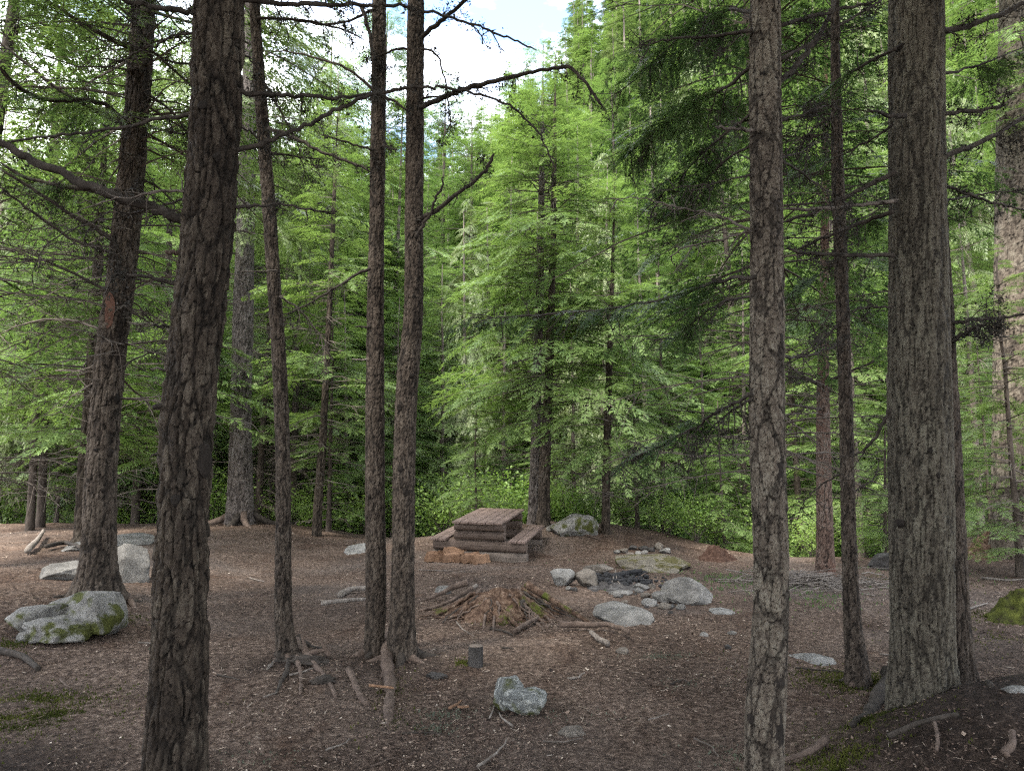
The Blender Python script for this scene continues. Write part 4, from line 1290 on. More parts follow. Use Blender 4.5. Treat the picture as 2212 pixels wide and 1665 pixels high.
# ================================================================ TREES AROUND AND BEHIND THE CLEARING
def variant(kind, seed):
    if kind == "hemlock":
        H, z0, R, nb, tm, mt, kw, dead, r0 = 14, 1.4, 2.9, 138, SPRAY, "hemlock", dict(droop=(.15, .55), low_fade=.6), (0.8, 8, 90, 1.6), .13
    elif kind == "hemlock_bright":
        H, z0, R, nb, tm, mt, kw, dead, r0 = 12, 1.0, 2.7, 132, SPRAY, "hemlock_bright", dict(droop=(.15, .5), low_fade=.7), (0.7, 7, 60, 1.4), .11
    elif kind == "sparse":
        H, z0, R, nb, tm, mt, kw, dead, r0 = 15, 2.6, 2.6, 79, SPRAY, "hemlock", dict(droop=(.15, .5), low_fade=.4), (0.9, 9, 150, 1.7), .12
    elif kind == "cedar":
        H, z0, R, nb, tm, mt, kw, dead, r0 = 15, 1.5, 2.5, 132, SPRAY, "cedar", dict(droop=(.45, .95), side=.55, low_fade=.6, hang=.3), (1.0, 7, 50, 1.4), .15
    elif kind == "young":
        H, z0, R, nb, tm, mt, kw, dead, r0 = 4.2, 0.35, 1.35, 68, SPRAY, "hemlock_bright", dict(droop=(.1, .45), low_fade=.7), (0.2, 1.6, 12, .7), .035
    elif kind == "canopy":  # crown variant of the unseen hemlocks added for shade
        H, z0, R, nb, tm, mt, kw, dead, r0 = 17, 5.6, 3.5, 190, SPRAY, "hemlock", dict(droop=(.15, .5), low_fade=.8), None, .15
    elif kind == "bough":
        H, z0, R, nb, tm, mt, kw, dead, r0 = 14, 3.3, 2.5, 92, SPRAY, "hemlock_dark", dict(droop=(.25, .6), rise=(-.15, .15), low_fade=.85, sub=10, side=.15), (1.6, 7, 90, 1.9), .05
    elif kind == "far_fir":
        H, z0, R, nb, tm, mt, kw, dead, r0 = 18, 1.0, 2.5, 125, BLOB, "fir", dict(droop=(.2, .5), power=.95), None, .16
    elif kind == "far_hemlock":
        H, z0, R, nb, tm, mt, kw, dead, r0 = 16, 0.6, 2.9, 125, BLOB, "hemlock_bright", dict(droop=(.2, .6), power=.85), None, .15
    else:
        H, z0, R, nb, tm, mt, kw, dead, r0 = 15, 0.5, 2.7, 118, BLOB, "cedar", dict(droop=(.4, .9), side=.5, power=.8), None, .15
    me, lb = crown_mesh("crown", seed, H, z0, R, nb, tm, M[mt], **kw)
    if dead:
        dead_sprays(lb, np.random.default_rng(seed + 1), *dead)
    tw = lb.mesh("twig_sprays", M["dead_twig"], False)
    rng = np.random.default_rng(seed + 2)
    zz = np.linspace(-.6, H * .97, 14)
    P = np.c_[rng.normal(0, .05, 14).cumsum() * .5, rng.normal(0, .05, 14).cumsum() * .5, zz]
    P[:, :2] *= np.minimum(1, np.maximum(0, zz / 3))[:, None] * .6
    tb = MB()
    rr = r0 * (1 - np.clip(zz / H, 0, 1) ** 1.1) + .008
    rr[zz < .2] *= 1.25
    v, t, q = tube(P, rr, 9, True, .08, rng)
    tb.add(v, t, q)
    tk = tb.mesh("trunk", M["bark_thin" if kind in ("hemlock", "sparse", "young", "canopy", "bough") else "bark_far"], True, None)
    return dict(crown=me, twigs=tw, trunk=tk, H=H)


VAR = {}
for kd, cnt in (("hemlock", 3), ("hemlock_bright", 3), ("sparse", 3), ("cedar", 2), ("young", 3), ("canopy", 1), ("bough", 2), ("far_fir", 3), ("far_hemlock", 3), ("far_cedar", 2)):
    VAR[kd] = [variant(kd, 300 + 17 * k + 101 * len(kd)) for k in range(cnt)]


def put_variant(name, kd, x, y, sc, label, group, rng, sxy=1.0, tilt=0.02, parts=("trunk", "crown", "twigs")):
    v = VAR[kd][rng.integers(len(VAR[kd]))]
    o = thing(name, (x, y, tz(x, y) - 0.05), label, "tree", group, rng.random() * 6.283)
    o.scale = (sc * sxy, sc * sxy, sc)
    o.rotation_euler[0] = rng.normal(0, tilt); o.rotation_euler[1] = rng.normal(0, tilt)
    for p in parts:
        link_mesh({"twigs": "twig_sprays"}.get(p, p), v[p], o)
    return o


rt = np.random.default_rng(77)
GM = "conifers behind the clearing"
mid = [  # photo column, distance, kind, scale, label
    (-130, 9.0, "sparse", 1.0, "twiggy conifer mostly outside the left edge, its boughs reaching in"),
    (75, 15.5, "sparse", .7, "thin dark stem, left one of two side by side behind the left boulders"),
    (96, 16.2, "sparse", .75, "thin dark stem, right one of two side by side behind the left boulders"),
    (130, 19, "hemlock_bright", .6, "leafy hemlock behind the two thin dark stems"),
    (-20, 18, "cedar", .75, "drooping yellowish conifer at the far left edge behind twigs"),
    (300, 18.5, "hemlock", .8, "hemlock filling the gap between the stout trunk and the nearest furrowed trunk"),
    (250, 24, "cedar", .85, "yellowish drooping conifer seen through the gap left of the nearest furrowed trunk"),
    (560, 19.5, "sparse", .8, "thin stem just right of the thick pale trunk"),
    (588, 21, "sparse", .85, "thin stem behind the slim leaning trunk"),
    (636, 20, "sparse", .9, "bare lower stem between the slim leaning trunk and the thin dark leaning one"),
    (714, 17, "young", 1.35, "wiry sapling beside the thin dark leaning trunk"),
    (470, 23, "hemlock_bright", .95, "light green hemlock left behind the thick pale trunk"),
    (660, 24, "hemlock", 1.1, "tall hemlock behind the thin dark leaning trunk"),
    (760, 22, "hemlock_bright", .8, "hemlock directly left of the close pair of trunks"),
    (850, 19.5, "hemlock_bright", .6, "young hemlock behind the close pair of trunks"),
    (960, 21, "hemlock_bright", .8, "bright young hemlock just right of the close pair of trunks"),
    (1030, 15.8, "young", .75, "sapling with a thin dark stem behind the picnic table"),
    (1090, 24, "hemlock_bright", .9, "bright hemlock between the sapling and the pale trunk behind the table"),
    (1240, 19.5, "hemlock_bright", .68, "bright hemlock with fanned boughs right of the brown trunk behind the table"),
    (1375, 16.5, "young", 1.2, "sapling with thin stem right of the dark young conifer"),
    (1430, 18, "hemlock", .62, "hemlock above the second stone ring"),
    (1520, 19, "hemlock_bright", .75, "lush hemlock left behind the flaky trunk"),
    (1600, 22, "hemlock_bright", .95, "tall hemlock directly behind the flaky trunk"),
    (1560, 15, "young", .8, "small bright sapling behind the rotting red stump"),
    (1730, 19, "hemlock", .8, "hemlock between the flaky trunk and the reddish trunk"),
    (1850, 17, "hemlock_bright", .8, "hemlock right behind the reddish trunk"),
    (1900, 13.6, "young", .85, "low sapling left behind the thickest trunk"),
    (1960, 21, "hemlock", 1.05, "hemlock hidden behind the thickest trunk"),
    (2185, 11.2, "young", 1.25, "sapling with flat layered boughs in front of the massive grey trunk's foot"),
    (2110, 16.5, "hemlock_bright", .75, "bright hemlock right of the thickest trunk"),
    (2130, 14.5, "young", 1.0, "dark-stemmed sapling in front of the massive grey trunk"),
    (2170, 20, "cedar", 1.05, "yellowish conifer behind the massive grey trunk"),
    (1290, 27, "cedar", 1.1, "tall yellowish conifer with drooping sprays in the middle distance"),
    (1010, 28, "cedar", 1.0, "yellowish conifer left of the tallest middle ones"),
    (1400, 26, "hemlock_bright", 1.25, "tall bright hemlock left of the dark drooping boughs"),
    (1180, 30, "hemlock_bright", 1.3, "tall pointed hemlock above the two trunks behind the table"),
    (380, 27, "hemlock_bright", 1.1, "bright hemlock behind the nearest furrowed trunk"),
    (820, 27, "hemlock", 1.15, "tall hemlock behind the close pair of trunks"),
    (700, 30, "cedar", 1.2, "yellowish conifer high behind the slim leaning trunk"),
    (1720, 26, "hemlock_bright", 1.4, "tall bright hemlock above the slender kinked trunk"),
    (50, 22, "hemlock", 1.45, "tall dark hemlock high at the left edge, its top lost in twigs"),
    (170, 26, "cedar", 1.45, "tall yellowish conifer left of the stout trunk's upper part"),
    (330, 25, "hemlock_bright", 1.7, "tall bright hemlock between the stout trunk and the nearest furrowed one, high up"),
    (420, 30, "hemlock", 1.6, "tall dark hemlock hidden behind the nearest furrowed trunk"),
    (655, 27, "hemlock", 1.5, "tall dark hemlock right of the slim leaning trunk, high up"),
    (735, 25, "hemlock_bright", 1.6, "tall bright hemlock left of the straight slim trunk, high up"),
    (885, 31, "hemlock_bright", 1.45, "hemlock rising right behind the bent trunk at the sky gap's left rim"),
    (215, 20, "hemlock", 1.35, "tall hemlock right behind the stout trunk, its boughs filling the upper left"),
    (1010, 40, "hemlock", 1.72, "dark pointed hemlock below the sky gap"),
    (1090, 38, "hemlock_bright", 1.85, "bright pointed hemlock below the sky gap's right part"),
    (800, 29, "hemlock", 1.7, "tall dark hemlock directly behind the straight slim trunk's upper part"),
    (690, 34, "cedar", 1.75, "tallest yellowish conifer between the slim leaning trunk and the straight slim one"),
    (945, 43, "hemlock", 1.85, "dark pointed hemlock just right of the bent trunk, below the sky gap"),
    (1135, 43, "hemlock", 1.9, "second dark pointed hemlock below the sky gap, further right"),
    (1050, 46, "hemlock_bright", 2.0, "bright pointed hemlock in the middle below the sky gap"),
    (1170, 36, "hemlock_bright", 1.75, "tallest bright hemlock at the right rim of the sky gap"),
    (1250, 33, "hemlock_bright", 1.8, "towering bright hemlock right of the sky gap's rim tree"),
    (1345, 34, "hemlock", 1.75, "towering dark hemlock above the second stone ring"),
    (1440, 30, "hemlock_bright", 1.75, "towering hemlock behind the dark drooping boughs"),
    (1530, 33, "cedar", 1.75, "towering yellowish conifer left behind the flaky trunk"),
    (1610, 27, "hemlock", 1.5, "towering dark hemlock right behind the flaky trunk"),
    (1830, 29, "hemlock_bright", 1.75, "towering bright hemlock behind the slender kinked trunk"),
    (1920, 32, "cedar", 1.8, "towering yellowish conifer left behind the thickest trunk"),
    (2180, 29, "hemlock_bright", 1.8, "towering bright hemlock at the right edge behind everything"),
    (780, 36, "hemlock", 1.35, "tall dark hemlock left of the sky gap"),
    (600, 33, "cedar", 1.35, "tall yellowish conifer behind the thin stem right of the pale trunk"),
    (2090, 27, "hemlock_bright", 1.5, "tall bright hemlock far behind the thickest trunk"),
]
for px, Y, kd, sc, lab in mid:
    p = at(px, 1015, Y)[0]
    put_variant("sapling" if kd == "young" else ("cedar_tree" if kd == "cedar" else "hemlock_tree"), kd, p[0], p[1], sc, lab, GM, rt)

# unseen hemlocks added on the sunward side of the camera to shade the campsite
for k, (x, y, sc) in enumerate([(-1.9, -1.0, 1.0), (1.7, -1.3, 1.05), (4.9, .4, .95), (-4.9, -1.6, 1.05), (-6.9, 2.6, 1.0), (-1.6, -5.2, 1.1), (2.4, -4.6, 1.1), (-5.4, -6.2, 1.15), (-9.2, -2.6, 1.1), (6.3, -3.6, 1.1), (7.9, 3.2, .95)]):
    put_variant("hemlock_tree", "canopy", x, y, sc, "hemlock standing behind the photographer, out of the photo", "hemlocks behind the photographer", rt)
put_variant("hemlock_tree", "bough", 2.83, 7.75, 1.0, "dark hemlock hidden behind the flaky trunk, its drooping boughs spreading on both sides", None, rt, tilt=0)

# the wooded hillside
hl = np.random.default_rng(5)
spots = []
for y in np.arange(30, 172, 6.0):
    st = 4.7 + 0.040 * (y - 30)
    for x in np.arange(-(0.80 * y + 5), 0.80 * y + 5, st):
        spots.append((x + hl.uniform(-.4, .4) * st, y + hl.uniform(-2.4, 2.4)))
spots = [s for s in spots if abs(s[0]) < 0.78 * s[1] + 4]
print("hill trees", len(spots))
bands = {"near": [], "far": []}
LAB = {"far_fir": ("fir_tree", "dark green pointed fir on the wooded hillside", "firs on the hillside"),
       "far_hemlock": ("hemlock_tree", "light green bushy hemlock on the wooded hillside", "hemlocks on the hillside"),
       "far_cedar": ("cedar_tree", "yellow green drooping conifer on the wooded hillside", "yellowish conifers on the hillside")}
nhill = 0
for x, y in spots:
    kd = hl.choice(["far_fir", "far_hemlock", "far_hemlock", "far_cedar"] if y < 65 else ["far_fir", "far_fir", "far_hemlock", "far_cedar"])
    nm_, lab, gr = LAB[kd]
    sc = hl.uniform(.65, 1.25) * (1 + .12 * (x > 10) + .25 * (y > 95))
    put_variant(nm_, kd, x, y, sc, lab, gr, hl, sxy=hl.uniform(.9, 1.2), parts=("trunk", "crown"))
    nhill += 1

# ---- shrubs and undergrowth below the bank
def shrub_mesh(seed, nl=1500, R=1.1, H=1.5, lf=0.075, mat="broadleaf"):
    rng = np.random.default_rng(seed)
    mb = MB()
    tips = []
    sb = MB()
    for k in range(26):
        az = rng.random() * 6.283; s = np.linspace(0, 1, 5); sp = R * rng.uniform(.2, 1)
        h = H * rng.uniform(.5, 1.05)
        p = np.c_[np.cos(az) * sp * s ** 1.3, np.sin(az) * sp * s ** 1.3, h * s - .25 * sp * s ** 3] + rng.normal(0, .02, (5, 3))
        v, t, q = tube(p, np.linspace(.009, .003, 5), 3, False)
        sb.add(v, t, q)
        tips.append(p[2:])
    tips = np.concatenate(tips)
    c = tips[rng.integers(len(tips), size=nl)] + rng.normal(0, 1, (nl, 3)) * (.17 * R, .17 * R, .12 * H)
    nrm = rng.normal(0, .55, (nl, 3)) + (0, 0, 1.0); nrm /= np.linalg.norm(nrm, axis=1)[:, None]
    d = np.cross(nrm, rng.normal(size=(nl, 3))); d /= np.linalg.norm(d, axis=1)[:, None]
    e = np.cross(nrm, d)
    l = lf * rng.uniform(.6, 1.3, nl)[:, None]
    V = np.stack([c - d * l * .5, c + e * l * .32 - d * l * .05, c + d * l * .55, c - e * l * .32 - d * l * .05], 1).reshape(-1, 3)
    mb.add(V, None, np.arange(nl * 4).reshape(-1, 4), np.clip(.5 + .25 * fbm(c * 2.2, 2, seed) * 2 + rng.normal(0, .13, nl), 0, 1))
    return mb.mesh("foliage", M[mat], False), sb.mesh("stem_sprays", M["dead_twig"], False)


SH = [shrub_mesh(600 + k) for k in range(3)]
sh = np.random.default_rng(9)
GS = "leafy shrubs below the bank"
shrubs = []
for px in np.arange(-60, 2300, 84):
    for Y in (19.5, 22.5, 26):
        p = at(px + sh.uniform(-26, 26), 1015, Y + sh.uniform(-1.2, 1.2))[0]
        shrubs.append((p[0], p[1], sh.uniform(.8, 1.35)))
for px, Y, sc in ((960, 17.6, 1.0), (1080, 17.9, 1.1), (1230, 18.2, 1.1), (1275, 17.6, .8), (1440, 15.6, .7), (1500, 14.8, .65), (1540, 15.4, .8), (1600, 15.6, .7), (470, 18.6, .7), (640, 18.2, .6), (1350, 17, .7), (1745, 14, .6), (1860, 14.5, .6), (1005, 18.3, 1.1), (1130, 18.6, 1.2), (1190, 18.8, 1.2)):
    p = at(px, 1015, Y)[0]
    shrubs.append((p[0], p[1], sc))
for x, y, sc in shrubs:
    me, stt = SH[sh.integers(3)]
    o = thing("shrub", (x, y, tz(x, y) - .05), "bright green leafy shrub among the trees below the clearing's edge", "shrub", GS, sh.random() * 6.28)
    o.scale = (sc, sc, sc)
    link_mesh("foliage", me, o); link_mesh("stem_sprays", stt, o)

# ================================================================ PICNIC TABLE
tx, ty, tzz, yaw, pit, rol = -0.6095, 12.58, -0.030, -0.2192, 0.0729, 0.018
TBM = Matrix.Translation((tx, ty, tzz)) @ Matrix.Rotation(yaw, 4, 'Z') @ Matrix.Rotation(pit, 4, 'X') @ Matrix.Rotation(rol, 4, 'Y')
table = thing("picnic_table", (0, 0, 0), "reddish brown picnic table of planks on stacked logs with two side benches", "picnic table")
table.matrix_world = TBM


def box(mb, lo, hi, bev=0.006, rng=None, jit=0.0):
    import bmesh
    bm = bmesh.new()
    bmesh.ops.create_cube(bm, size=1.0)
    lo, hi = np.array(lo), np.array(hi)
    for v in bm.verts:
        v.co = Vector((np.array(v.co) + .5) * (hi - lo) + lo)
    bmesh.ops.bevel(bm, geom=bm.edges[:], offset=bev, segments=2, affect='EDGES', profile=.6)
    bmesh.ops.triangulate(bm, faces=bm.faces[:])
    V = np.array([v.co[:] for v in bm.verts]); T = np.array([[v.index for v in f.verts] for f in bm.faces])
    bm.free()
    mb.add(V, T)


rb = np.random.default_rng(4)
LT = 1.90
for k in range(6):
    u = -.455 + k * .152
    mb = MB(); dv = rb.uniform(-.012, .012)
    box(mb, (u, dv, .70 + rb.uniform(0, .003)), (u + .142, LT + rb.uniform(-.012, .012), .74 + rb.uniform(-.001, .003)))
    mb.obj("tabletop_board", M["board"], table, smooth=False)
for sgn in (-1, 1):
    for k in range(2):
        u = (-.86 + k * .155) if sgn < 0 else (.56 + k * .155)
        mb = MB(); dv = rb.uniform(-.012, .012)
        box(mb, (u, dv, .40), (u + .143, LT + rb.uniform(-.012, .012), .44))
        mb.obj("bench_board", M["board"], table, smooth=False)


def log(u0, u1, v, z0, z1, mat, square=False, seed=0):
    rng = np.random.default_rng(seed)
    n, k = 24, 28
    us = np.linspace(u0, u1, n)
    th = np.arange(k) * 2 * math.pi / k
    h = (z1 - z0) / 2
    p = 4.5 if square else 2.0
    sh_ = (np.abs(np.cos(th)) ** p + np.abs(np.sin(th)) ** p) ** (-1 / p)
    V = []
    for i_, u in enumerate(us):
        r = 1 + .025 * fbm(np.c_[np.full(k, u * 2), np.cos(th), np.sin(th)] * 1.6, 2, seed)
        if i_ in (0, n - 1): r = r * .97
        V.append(np.c_[np.full(k, u), v + .095 * sh_ * np.cos(th) * r, (z0 + z1) / 2 + (h - .001) * sh_ * np.sin(th) * r])
    V = np.concatenate(V)
    i = np.arange(n - 1)[:, None] * k; j = np.arange(k)[None]; jn = (j + 1) % k
    Q = np.stack([i + j, i + jn, i + k + jn, i + k + j], -1).reshape(-1, 4)
    V = np.vstack([V, [u0, v, (z0 + z1) / 2], [u1, v, (z0 + z1) / 2]])
    jj = np.arange(k)
    T = np.vstack([np.stack([np.full(k, n * k), (jj + 1) % k, jj], 1), np.stack([np.full(k, n * k + 1), (n - 1) * k + jj, (n - 1) * k + (jj + 1) % k], 1)])
    mb = MB(); mb.add(V, T, Q)
    o = mb.obj("log", M[mat], table, smooth=True)
    o.data.set_sharp_from_angle(angle=math.radians(50))


for q, v in enumerate((.21, 1.62)):
    log(-.85, .85, v, -.06, .205, "log_grey", True, 40 + q)
    log(-.84, .84, v, .207, .399, "log_dark", False, 50 + q)
    log(-.455, .455, v, .402, .557, "log_dark", False, 60 + q)
    log(-.455, .455, v, .559, .699, "log_dark", False, 70 + q)

# firewood leaning in a row at the table's front
def wedge(L, w, h, seed):
    rng = np.random.default_rng(seed)
    prof = np.array([[-.5, 0], [-.42, .55], [-.05, 1.0], [.25, .78], [.5, .05], [.05, -.06]]) * (w, h) + rng.normal(0, .012, (6, 2))
    n = 9
    V, k = [], 6
    for s in np.linspace(0, 1, n):
        V.append(np.c_[prof[:, 0] * (1 + .05 * math.sin(5 * s + seed)), np.full(k, L * s), prof[:, 1]] + rng.normal(0, .005, (k, 3)) * (1, .4, 1))
    V = np.concatenate(V)
    i = np.arange(n - 1)[:, None] * k; j = np.arange(k)[None]; jn = (j + 1) % k
    Q = np.stack([i + j, i + k + j, i + k + jn, i + jn], -1).reshape(-1, 4)
    mb = MB(); mb.add(V, None, Q)
    eb = MB(); V2 = V.copy(); V2[:, 1] *= 1.0
    eb.add(np.vstack([V[:k], V[:k].mean(0)]), np.array([[k, j_, (j_ + 1) % k] for j_ in range(k)]))
    eb.add(np.vstack([V[-k:], V[-k:].mean(0)]), np.array([[k, (j_ + 1) % k, j_] for j_ in range(k)]))
    return mb, eb


fw = [(-.86, -.17, .16, .17, .36, -28, 0.0, "leftmost firewood piece with a broad orange split face"),
      (-.69, -.16, .13, .12, .34, -24, 0.0, "small dark-ended firewood piece, second from the left"),
      (-.60, -.02, .20, .17, .40, -50, .07, "large orange firewood piece lying across the top of the row"),
      (-.53, -.22, .16, .16, .36, -40, 0.0, "ragged yellowish firewood piece below the large one"),
      (-.33, -.16, .14, .12, .30, -20, 0.0, "narrow reddish firewood piece in the middle of the row"),
      (-.19, -.20, .19, .15, .34, -30, 0.0, "orange firewood piece with dark end, second from the right"),
      (-.02, -.24, .20, .15, .33, -34, 0.0, "rightmost firewood piece with grooved bark side")]
for k, (u, v, w, h, L, a, dz_, lab) in enumerate(fw):
    p = TBM @ Vector((u + .02, v - .02, 0))
    o = thing("firewood", (p.x, p.y, tz(p.x, p.y) + .012 + dz_), lab, "firewood", "firewood in front of the table", yaw + math.radians(a))
    mb, eb = wedge(L, w, h, k + 1)
    s_ = mb.obj("split_face", M["split_wood"], o, smooth=False)
    eb.obj("cut_end", M["split_end"], o, smooth=False)

# ================================================================ ROCKS
def rock(x0, y0, x1, y1, mat, label, seed, depth=.8, sink=.25, group=None, name="rock", cat="rock", cuts=11, rough=.12, sub=4, zoff=0.0, flat=0):
    """a rock whose outline fills a photo box, resting on the ground at the box's lower edge"""
    g0, t = ground_at((x0 + x1) / 2, y1 - (y1 - y0) * .12)
    w = (x1 - x0) * t / FPX
    dp = w * depth
    yc = g0[1] + dp * .35
    p, t2 = at((x0 + x1) / 2, y1, yc)
    top = at((x0 + x1) / 2, y0, yc + dp * .1)[0][2]
    zg = tz(p[0], yc)
    h = max(.03, (top - zg) + zoff)
    if flat:                                   # a low slab: the outline's height is mostly its depth along the ground
        gb_, tb_ = ground_at((x0 + x1) / 2, y0 + (y1 - y0) * .25)
        ga_, ta_ = ground_at((x0 + x1) / 2, y1)
        dp = max(dp * .4, (gb_[1] - ga_[1]) * 1.05)
        yc = ga_[1] + dp / 2
        p, t2 = at((x0 + x1) / 2, (y0 + y1) / 2, yc)
        w = (x1 - x0) * t2 / FPX
        zg = tz(p[0], yc)
        h = flat * w
    V, T = rock_mesh(seed, sub, cuts, rough)
    full = h / (1 - sink)
    V = V * (w * 1.02, dp, full)
    V[:, 2] += full / 2 - full * sink
    mb = MB(); mb.add(V, T)
    o = mb.obj(name, M[mat], smooth=True)
    o.data.set_sharp_from_angle(angle=math.radians(26))
    o.location = (p[0], yc, zg)
    tag(o, label, cat, group)
    return o


mossy = rock(40, 1330, 215, 1402, "granite_moss", "large pale boulder with thick moss patches on top", 1, .85, .3, name="boulder", cat="boulder", cuts=14, sub=5, rough=.2)
rock(88, 1210, 190, 1258, "granite", "rounded grey boulder left of the stout trunk's foot", 2, .8, .3, name="boulder", cat="boulder")
rock(240, 1172, 322, 1270, "granite", "sloping grey boulder right of the stout trunk's foot", 3, .9, .3, name="boulder", cat="boulder")
rock(180, 1155, 315, 1192, "granite", "flat long ledge of rock behind the stout trunk", 4, .6, .4, name="boulder", cat="boulder", flat=.14)
lone = rock(1085, 1484, 1182, 1556, "granite_lichen", "two-humped bluish grey rock with moss spots, alone in the front", 5, .8, .2, sub=5, cuts=8)
def add_lobe(o, off, sc, seed):
    """a second hump fused into one rock mesh"""
    V, T = rock_mesh(seed, 4, 9, .12)
    d = o.dimensions if o.dimensions.x > 0 else Vector((1, 1, 1))
    bmx = bmesh.new(); bmx.from_mesh(o.data)
    vs = [bmx.verts.new(Vector(v * np.array(sc) + np.array(off))) for v in V]
    for t in T: 
        f = bmx.faces.new([vs[i] for i in t]); f.smooth = True
    bmx.to_mesh(o.data); bmx.free()
    o.data.set_sharp_from_angle(angle=math.radians(38))


add_lobe(mossy, (.24, .22, .17), (.52, .55, .42), 302)
add_lobe(mossy, (-.33, .20, .12), (.42, .50, .30), 303)
add_lobe(mossy, (-.05, .45, .18), (.75, .5, .36), 304)
add_lobe(mossy, (-.22, -.12, .02), (.20, .2, .14), 305)
add_lobe(lone, (-.085, .12, .085), (.26, .28, .25), 301)
rock(962, 1082, 1022, 1112, "granite", "grey boulder behind the table's left bench", 6, .8, .3, name="boulder", cat="boulder")
rock(1188, 1108, 1292, 1164, "granite_moss", "broad grey boulder between the trunk pair and the dark young conifer", 7, .7, .3, name="boulder", cat="boulder")
GR = "stones of the near fire ring"
rock(1189, 1227, 1246, 1271, "granite_light", "pale rounded boulder at the left end of the near fire ring", 8, .9, .2, GR, sub=4)
rock(1243, 1228, 1293, 1274, "stone_brown", "brown angular stone leaning on the pale boulder of the near fire ring", 9, .8, .15, GR, cuts=10)
rock(1262, 1217, 1325, 1243, "stone_brown", "long flat-topped brown stone at the back of the near fire ring", 10, .7, .2, GR)
rock(1290, 1254, 1315, 1271, "stone_dark", "small sooty stone in front of the charred logs", 11, .8, .2, GR, sub=3)
rock(1358, 1231, 1400, 1244, "granite_light", "flat whitish stone at the back of the near fire ring", 12, .8, .3, GR, sub=3)
rock(1366, 1258, 1402, 1276, "granite", "grey stone at the head of the small heap in the near fire ring", 13, .8, .2, GR, sub=3)
rock(1370, 1269, 1390, 1284, "granite", "small pale stone low in the small heap of the near fire ring", 14, .8, .2, GR, sub=3)
rock(1399, 1259, 1416, 1274, "stone_brown", "small brown stone right of the heap in the near fire ring", 15, .8, .2, GR, sub=3)
rock(1384, 1279, 1406, 1293, "stone_brown", "smooth brown cobble in front of the near fire ring's heap", 16, .8, .15, GR, sub=3, cuts=0, rough=.03)
rock(1406, 1274, 1449, 1303, "granite", "tilted angular slab of stone beside the brown cobble", 17, .8, .1, GR, cuts=11)
rock(1385, 1291, 1420, 1311, "granite_light", "pale block under the brown cobble", 18, .8, .2, GR, sub=3, cuts=10)
rock(1421, 1301, 1450, 1318, "stone_brown", "brownish block right of the pale block under the cobble", 19, .8, .2, GR, sub=3)
rock(1459, 1303, 1481, 1320, "granite", "small pointed stone below the big granite boulder", 20, .8, .2, GR, sub=3)
rock(1442, 1318, 1454, 1329, "stone_dark", "lone dark pebble in front of the near fire ring", 21, .8, .2, GR, sub=3)
rock(1426, 1246, 1538, 1312, "granite", "big rounded granite boulder at the right end of the near fire ring", 22, .75, .3, GR, name="boulder", cat="boulder", sub=5, cuts=4, rough=.06)
rock(1284, 1297, 1402, 1358, "granite", "low sloping slab of bare rock in front of the near fire ring", 23, .9, .45, None, name="rock_slab", cat="rock", cuts=5, rough=.07, flat=.15)
rock(1534, 1310, 1584, 1329, "granite_light", "flat pale stone right of the big granite boulder", 24, .8, .5, None, cuts=5, flat=.12)
rock(1314, 1276, 1369, 1287, "granite", "ashy flat slab in front of the charred logs", 25, .7, .4, GR, cuts=5, rough=.04, flat=.16)
rock(1221, 1265, 1235, 1276, "granite", "pebble at the foot of the pale boulder, left of a darker pebble", 26, .8, .2, GR, sub=3)
rock(1234, 1267, 1248, 1278, "stone_dark", "dark pebble at the foot of the brown angular stone", 27, .8, .2, GR, sub=3)
rock(1330, 1200, 1488, 1238, "bedrock", "long mossy ledge of bedrock behind the near fire ring", 28, .6, .4, None, name="boulder", cat="boulder", sub=5, cuts=9, flat=.13)
G2 = "stones of the far fire ring"
for k, (a, b, c, d, mt, lab) in enumerate([
        (1325, 1187, 1340, 1197, "granite", "pale leftmost stone of the far fire ring"),
        (1336, 1184, 1358, 1196, "stone_brown", "brown flat stone beside the leftmost of the far fire ring"),
        (1352, 1192, 1370, 1200, "stone_brown", "low brown front stone of the far fire ring"),
        (1371, 1189, 1385, 1200, "granite_light", "whitish front stone in the middle of the far fire ring"),
        (1383, 1187, 1400, 1197, "granite", "grey front stone right of the whitish one in the far fire ring"),
        (1357, 1177, 1378, 1190, "stone_dark", "dark back stone, left of two in the far fire ring"),
        (1378, 1178, 1402, 1190, "stone_dark", "dark back stone, right of two in the far fire ring"),
        (1397, 1181, 1415, 1192, "stone_dark", "blackened stone right of the dark back stones"),
        (1413, 1170, 1433, 1189, "stone_brown", "tall brown stone behind the far fire ring"),
        (1424, 1182, 1449, 1197, "granite_light", "round white stone at the right end of the far fire ring")]):
    rock(a, b, c, d, mt, lab, 40 + k, .9, .2, G2, sub=3)
rock(1571, 1361, 1590, 1372, "granite", "small pointed loose stone in the bare ground left of the flaky trunk", 60, .8, .2, None, sub=3)
rock(1511, 1364, 1530, 1373, "granite_light", "flat pale pebble left of the small pointed loose stone", 61, .8, .4, None, sub=3)
rock(1566, 1391, 1580, 1403, "stone_dark", "small dark loose stone below the small pointed one", 62, .8, .2, None, sub=3)
rock(1329, 1396, 1358, 1415, "stone_brown", "half-buried brownish stone by the broken root pieces", 63, .8, .4, None, sub=3)
rock(1702, 1406, 1803, 1438, "granite_light", "flat whitish slab between the flaky trunk and the slender kinked trunk", 64, .7, .5, None, name="rock_slab", cuts=6, flat=.10)
rock(1882, 1193, 1960, 1236, "stone_dark", "dark mossy boulder just left behind the thickest trunk", 65, .8, .3, None, name="boulder", cat="boulder")
rock(2168, 1478, 2225, 1505, "granite_light", "pale stone on the far side of the root mound", 66, .8, .3, None)
rock(1205, 1565, 1270, 1592, "stone_brown", "half-buried tan stone in the front needles", 67, .6, .5, None)
rock(740, 1172, 830, 1198, "granite_light", "low pale rock left behind the close pair of trunks", 68, .6, .5, None, flat=.10)
